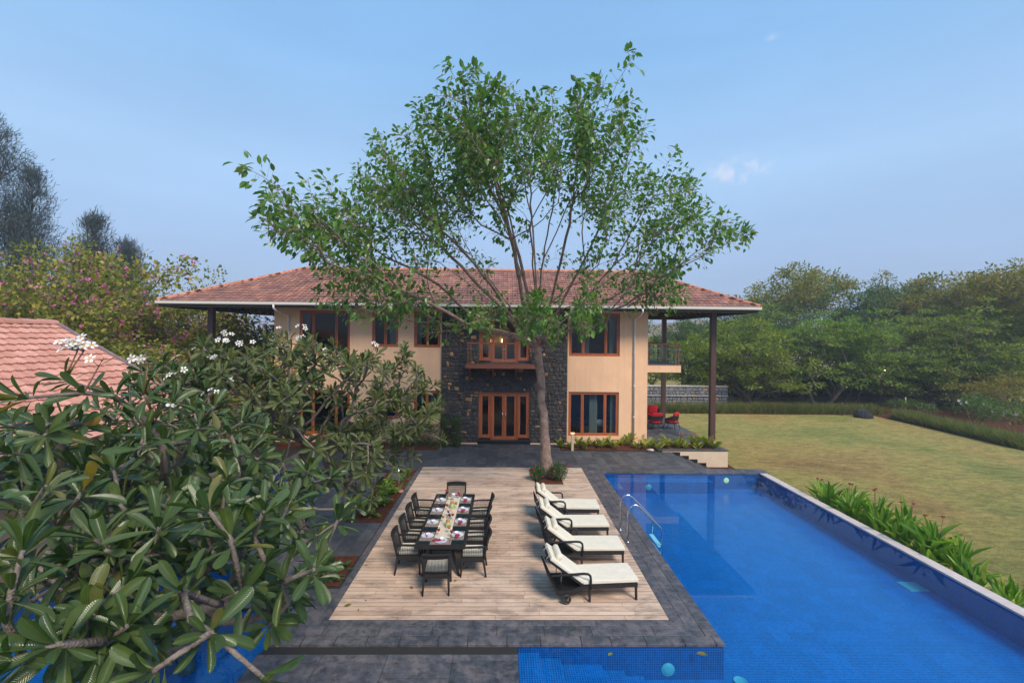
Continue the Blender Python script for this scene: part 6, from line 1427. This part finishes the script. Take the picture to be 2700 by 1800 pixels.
M['orange_f'] = plain('orange_petal', (.80,.16,.03), .6); M['red_f'] = plain('deep_red_petal', (.45,.01,.02), .6); M['rust_f'] = plain('rust_bract', (.40,.08,.05), .6)
cx_ = [(1478,1180,.8),(1502,1185,.6),(1526,1180,1.2),(1543,1184,1.0),(1562,1178,.7),(1585,1182,1.0),(1602,1176,1.0),(1620,1184,1.1),(1640,1176,.9),(1660,1176,1.25),(1680,1184,.7),(1700,1184,1.1),(1718,1180,1.0),(1736,1186,.9),(1757,1180,1.5),(1790,1182,1.35),(1808,1184,.8),(1832,1178,1.6),(1841,1186,.8),(1868,1182,1.7),(1888,1184,1.1)]
for i, (px_, py_, s_) in enumerate(cx_):
    p = gr(px_, py_-1, .02); p[1] = min(max(p[1], 21.35), 22.1); side = 'left of the white downpipe' if px_ < 1660 else ('under the patio edge' if px_ > 1720 else 'by the garden tap')
    fl_ = (2, 'orange_f', .62) if px_ in (1790, 1832) else None
    leafy_plant('canna_plant', f'yellow green canna plant in the red bed, number {i+1} from the left, {side}' if 0 else f'yellow green broad leaved plant, {["first","second","third","fourth","fifth","sixth","seventh","eighth","ninth","tenth","eleventh","twelfth","thirteenth","fourteenth","fifteenth","sixteenth","seventeenth","eighteenth","nineteenth","twentieth","last"][i]} from the left in the bed', 'plant', p, int(10+6*s_), .40*s_**.6, .36, 'canna', 1.1, 'broad leaved plants in the bed before the villa', .16*s_, 100+i, flowers=fl_, spread=.12)
# heliconia row beside the pool: many separate clumps
n_ = 24
for i in range(n_):
    t = i/(n_-1); y_ = 15.6-7.6*t**1.0; x_ = PX1+.95+.25*math.sin(i*2.3)
    if i in (19, 21): continue
    s_ = .95 if i < 15 else (.78 if i < 18 else .62); s_ *= random.uniform(.85,1.1)
    ordn = 'far end' if i < 5 else ('far half' if i < 11 else ('near half' if i < 17 else 'sparse near end'))
    leafy_plant('heliconia_plant', f'bright green long leaved plant in the row between pool edge and lawn, {ordn}', 'plant', (x_, y_, ZL), int(34*s_), .66*s_, .20, 'ginger', 1.3, 'long leaved plants beside the pool: '+ordn, .80*s_, 200+i, flowers=(2, 'rust_f', 1.36*s_) if i % 3 == 0 and s_ > .7 else None, spread=.30)
# rose bushes at the foot of the big tree
M['rose_leaf'] = leafm('rose_leaf', [(0, (.035,.085,.025)), (.6, (.055,.13,.035)), (1, (.09,.17,.05))], .5, .25, spec=.4)
for (x_, y_, s_, sd_, lab) in ((1.22, 16.72, .85, 71, 'dark green rose bush with red blooms left of the tree trunk'), (1.98, 16.75, 1.0, 72, 'larger rose bush with red blooms right of the tree trunk')):
    rng = np.random.default_rng(sd_); random.seed(sd_); o = empty('rose_bush', (x_, y_, -.02), 0, lab, 'bush', 'rose bushes round the tree')
    n = 1500; v = rdir(n)*(rng.random((n,1))**.45)*np.array([.36,.30,.34])*s_+np.array([0,0,.36*s_]); v[:,2] = np.maximum(v[:,2], .03)
    V, Fq, uv = leaves(v, rdir(n), rng.normal(size=(n,3))+[0,0,1.2], rng.uniform(.035,.07,n), .035, 'quad'); npmesh('foliage', V, Fq, M['rose_leaf'], o)
    st_ = MB(); [st_.tube([(0,0,0), (random.uniform(-.2,.2)*s_, random.uniform(-.2,.2)*s_, random.uniform(.3,.75)*s_)], .008, 4) for _ in range(12)]; st_.build('stem', M['stalk'], o)
    fb = MB(); [fb.ell((random.uniform(-.33,.33)*s_, random.uniform(-.30,.1)*s_, random.uniform(.2,.72)*s_), (.028,.028,.024), 7, 5) for _ in range(11)]; fb.build('bloom', M['red_f'], o, smooth=True)
# clipped shrubs by the stone facade and low hedge along the left wall
def clipped(name, x0, x1, y0, y1, h, n, label, m='rose_leaf', seed=0, z0=.0):
    global rng; rng = np.random.default_rng(seed); c = ((x0+x1)/2, (y0+y1)/2, z0); hx, hy = (x1-x0)/2, (y1-y0)/2
    v = (rng.random((n,3))*2-1); v = np.sign(v)*np.abs(v)**.55*np.array([hx,hy,h/2])*(1+.07*np.sin(rng.random((n,1))*40))+[0,0,h/2+.05]
    o = empty(name, c, 0, label, 'bush'); V, Fq, uv = leaves(v, rdir(n), rng.normal(size=(n,3))+[0,0,1], rng.uniform(.04,.08,n), .035, 'quad'); npmesh('foliage', V, Fq, M[m], o)
    s_ = MB(); [s_.tube([(xx, 0, -.02),(xx+.05, .02, h*.7)], .012, 4) for xx in np.linspace(-hx*.7, hx*.7, max(3, int(hx*6)))]; s_.build('stem', M['bark_dark'], o)
M['hedge_leaf'] = leafm('clipped_leaf', [(0, (.035,.075,.015)), (.5, (.060,.105,.022)), (.9, (.12,.16,.03)), (1, (.18,.10,.04))], .5, .25, spec=.4)
clipped('clipped_shrub', -2.95, -2.05, 21.5, 22.2, 1.25, 4200, 'square clipped green shrub against the stone facade left of the door', 'hedge_leaf', 81)
clipped('clipped_hedge', -8.5, -3.2, 21.5, 22.2, .95, 9000, 'low clipped hedge along the villa wall behind the frangipani', 'hedge_leaf', 82)
# seedlings in the long soil bed and the small bed
sd_n = 0
for i in range(40):
    x_, y_ = random.uniform(-4.22, -3.48), random.uniform(13.2, 17.6); sd_n += 1
    leafy_plant('seedling', 'small green seedling in the long red soil bed left of the deck', 'plant', (x_, y_, .02), random.randint(9,16), random.uniform(.13,.22), .42, 'ginger' if i % 3 else 'canna', .6, 'seedlings in the long soil bed', .14, 300+i, spread=.07)
for i in range(9):
    leafy_plant('seedling', 'dark green low plant in the small bed beside the deck edge', 'plant', (random.uniform(-4.3,-3.5), random.uniform(9.75,10.8), .0), 14, .22, .30, 'rose_leaf', .5, 'low plants in the small bed', .08, 360+i, spread=.1)
# rock and clay bits
def rock(pos, r_, m, label, sq=.6, seed=0):
    random.seed(seed); mb = MB().ell((0,0,0), (r_, r_*.8, r_*sq), 9, 6); mb.v = [(x*random.uniform(.85,1.15), y*random.uniform(.85,1.15), z*random.uniform(.85,1.15)) for x, y, z in mb.v]
    o = mb.build('rock', m); o.location = tuple(pos); tag(o, label, 'rock')
rock(gr(1046, 1258, .12), .22, M['grey_wall'], 'dark grey rock at the back of the red soil bed', .9, 5); rock(gr(968, 1357, .04), .045, M['ridge'], 'small orange clay pebble at the near end of the red soil bed', .5, 6); rock(gr(1716, 1186, .06), .17, M['white_coping'], 'pale flat stone in the bed below the garden tap', .35, 7)
# fallen leaves on the deck, the paving and the water
M['fallen'] = leafm('fallen_leaf', [(0, (.06,.13,.02)), (.45, (.13,.15,.02)), (.7, (.22,.15,.03)), (1, (.16,.05,.03))], .6, .1)
def fallen(pos, L_, rz, label, m='fallen', cat='leaf', group='fallen leaves on the deck'):
    V, Fq, uv = leaves(np.zeros((1,3)), np.array([[1,0,.04]]), np.array([[0,0,1.]]), L_, L_*.55, 'fold', np.array([.5])); o = npmesh('fallen_leaf', V, Fq, M[m], None, uv); o.location = tuple(pos); o.rotation_euler = (0,0,rz); tag(o, label, cat, group)
spots = [(1088,1551,.13),(1114,1537,.13),(1111,1563,.11),(1229,1498,.10),(1198,1532,.10),(927,1591,.16),(963,1580,.06),(945,1604,.06),(1059,1378,.07),(970,1487,.08),(962,1580,.05),(1263,1441,.10),(1396,1301,.14),(1055,1340,.06)]
ds = ['green fallen leaf left of the near end chair','green fallen leaf just left of the near chair legs','brown green fallen leaf below the other two near the end chair','fallen leaf under the nearest right chair','russet fallen leaf behind the near end chair leg','yellow long leaf at the lower left deck corner','tiny leaf near the lower left deck edge','tiny dark leaf by the lower left deck corner','small green leaf left of the second left chair','small yellow leaf at the left deck edge',None,'green leaf lying on the seat of the nearest right chair','yellow brown leaf left of the rose bushes','small leaf beside the third left chair']
for (px_, py_, L_), d_ in zip(spots, ds):
    if d_: fallen(gr(px_, py_, .015) if 'seat' not in d_ else gr(px_, py_, .50), L_, random.random()*6, d_)
for i in range(34):
    p = gr(random.gauss(1368, 28), random.gauss(1425, 22), .012); fallen(p, random.uniform(.025,.05), random.random()*6, 'one of the scattered dry brown petals on the deck between table and loungers', 'rust_f' if 0 else 'fallen', 'petal', 'scattered dry petals on the deck')
fallen(gr(1836, 1722, zw+.004), .20, R(-5), 'brown curled leaf floating on the near pool strip', 'fallen', 'leaf', None); fallen(gr(1604, 1727, zw+.004), .12, R(40), 'yellow leaf floating above the pool steps', 'canna', 'leaf', None)

# ---- small building with pink tiled roof at the left: ridge runs away from the camera, gable verge at the far end ----
th = R(80); o = empty('outbuilding', (-13.3, 14.0, 0), th, 'low outbuilding with pale pink clay tiled roof at the left edge', 'house'); zr = 5.40; run = 5.3; ze = zr-run*.466; Lr_ = 12.5
rf = MB()
tile_face(rf, (-Lr_, -run, ze), (0, -run, ze), (-Lr_, 0, zr), (0, 0, zr), .23, .33)
rf.add([(0,run,ze),(-Lr_,run,ze),(-Lr_,0,zr),(0,0,zr)], [(0,1,2,3)]); rf.add([(-Lr_,-run,ze-.03),(0,-run,ze-.03),(0,0,zr-.03),(-Lr_,0,zr-.03)], [(0,1,2,3)])
ro_ = rf.build('roof', M['tile_pale'], o)
rg = MB(); ridge_line(rg, (-Lr_,0,zr), (0,0,zr), .13, .42); rg.build('ridge_tiles', M['tile_pale'], ro_)
vg = MB(); vg.beam((.04,-run,ze-.0), (.04,0,zr-.0), .10, .14).beam((.04,run,ze), (.04,0,zr), .10, .14); vg.build('verge', plain('grey_verge', (.22,.17,.16), .8, var=.3), ro_)
wl_ = MB().box(-Lr_+.5, -.5, -run+.8, run-.8, -.1, ze+.25); wl_.build('wall', plain('brown_plaster', (.20,.14,.10), .9, var=.2), o)
MB().add([(-.52,-run+.8,ze+.25),(-.52,run-.8,ze+.25),(-.52,0,zr-.1),(-Lr_+.52,-run+.8,ze+.25),(-Lr_+.52,run-.8,ze+.25),(-Lr_+.52,0,zr-.1)], [(0,1,2),(5,4,3)]).build('gable', M['cream_wall'], o)

# ---- thin warm-season haze ----
hzm = bpy.data.materials.new('haze_air'); hzm.use_nodes = True; hn = hzm.node_tree.nodes; hn.remove(hn['Principled BSDF'])
pv_ = hn.new('ShaderNodeVolumePrincipled'); pv_.inputs['Color'].default_value = (.82, .88, 1.0, 1); pv_.inputs['Density'].default_value = .0013; pv_.inputs['Anisotropy'].default_value = .2
hzm.node_tree.links.new(pv_.outputs[0], hn['Material Output'].inputs['Volume'])
hb = MB().box(-252, 252, -42, 262, -2.7, 24).build('haze', hzm); tag(hb, kind='stuff')
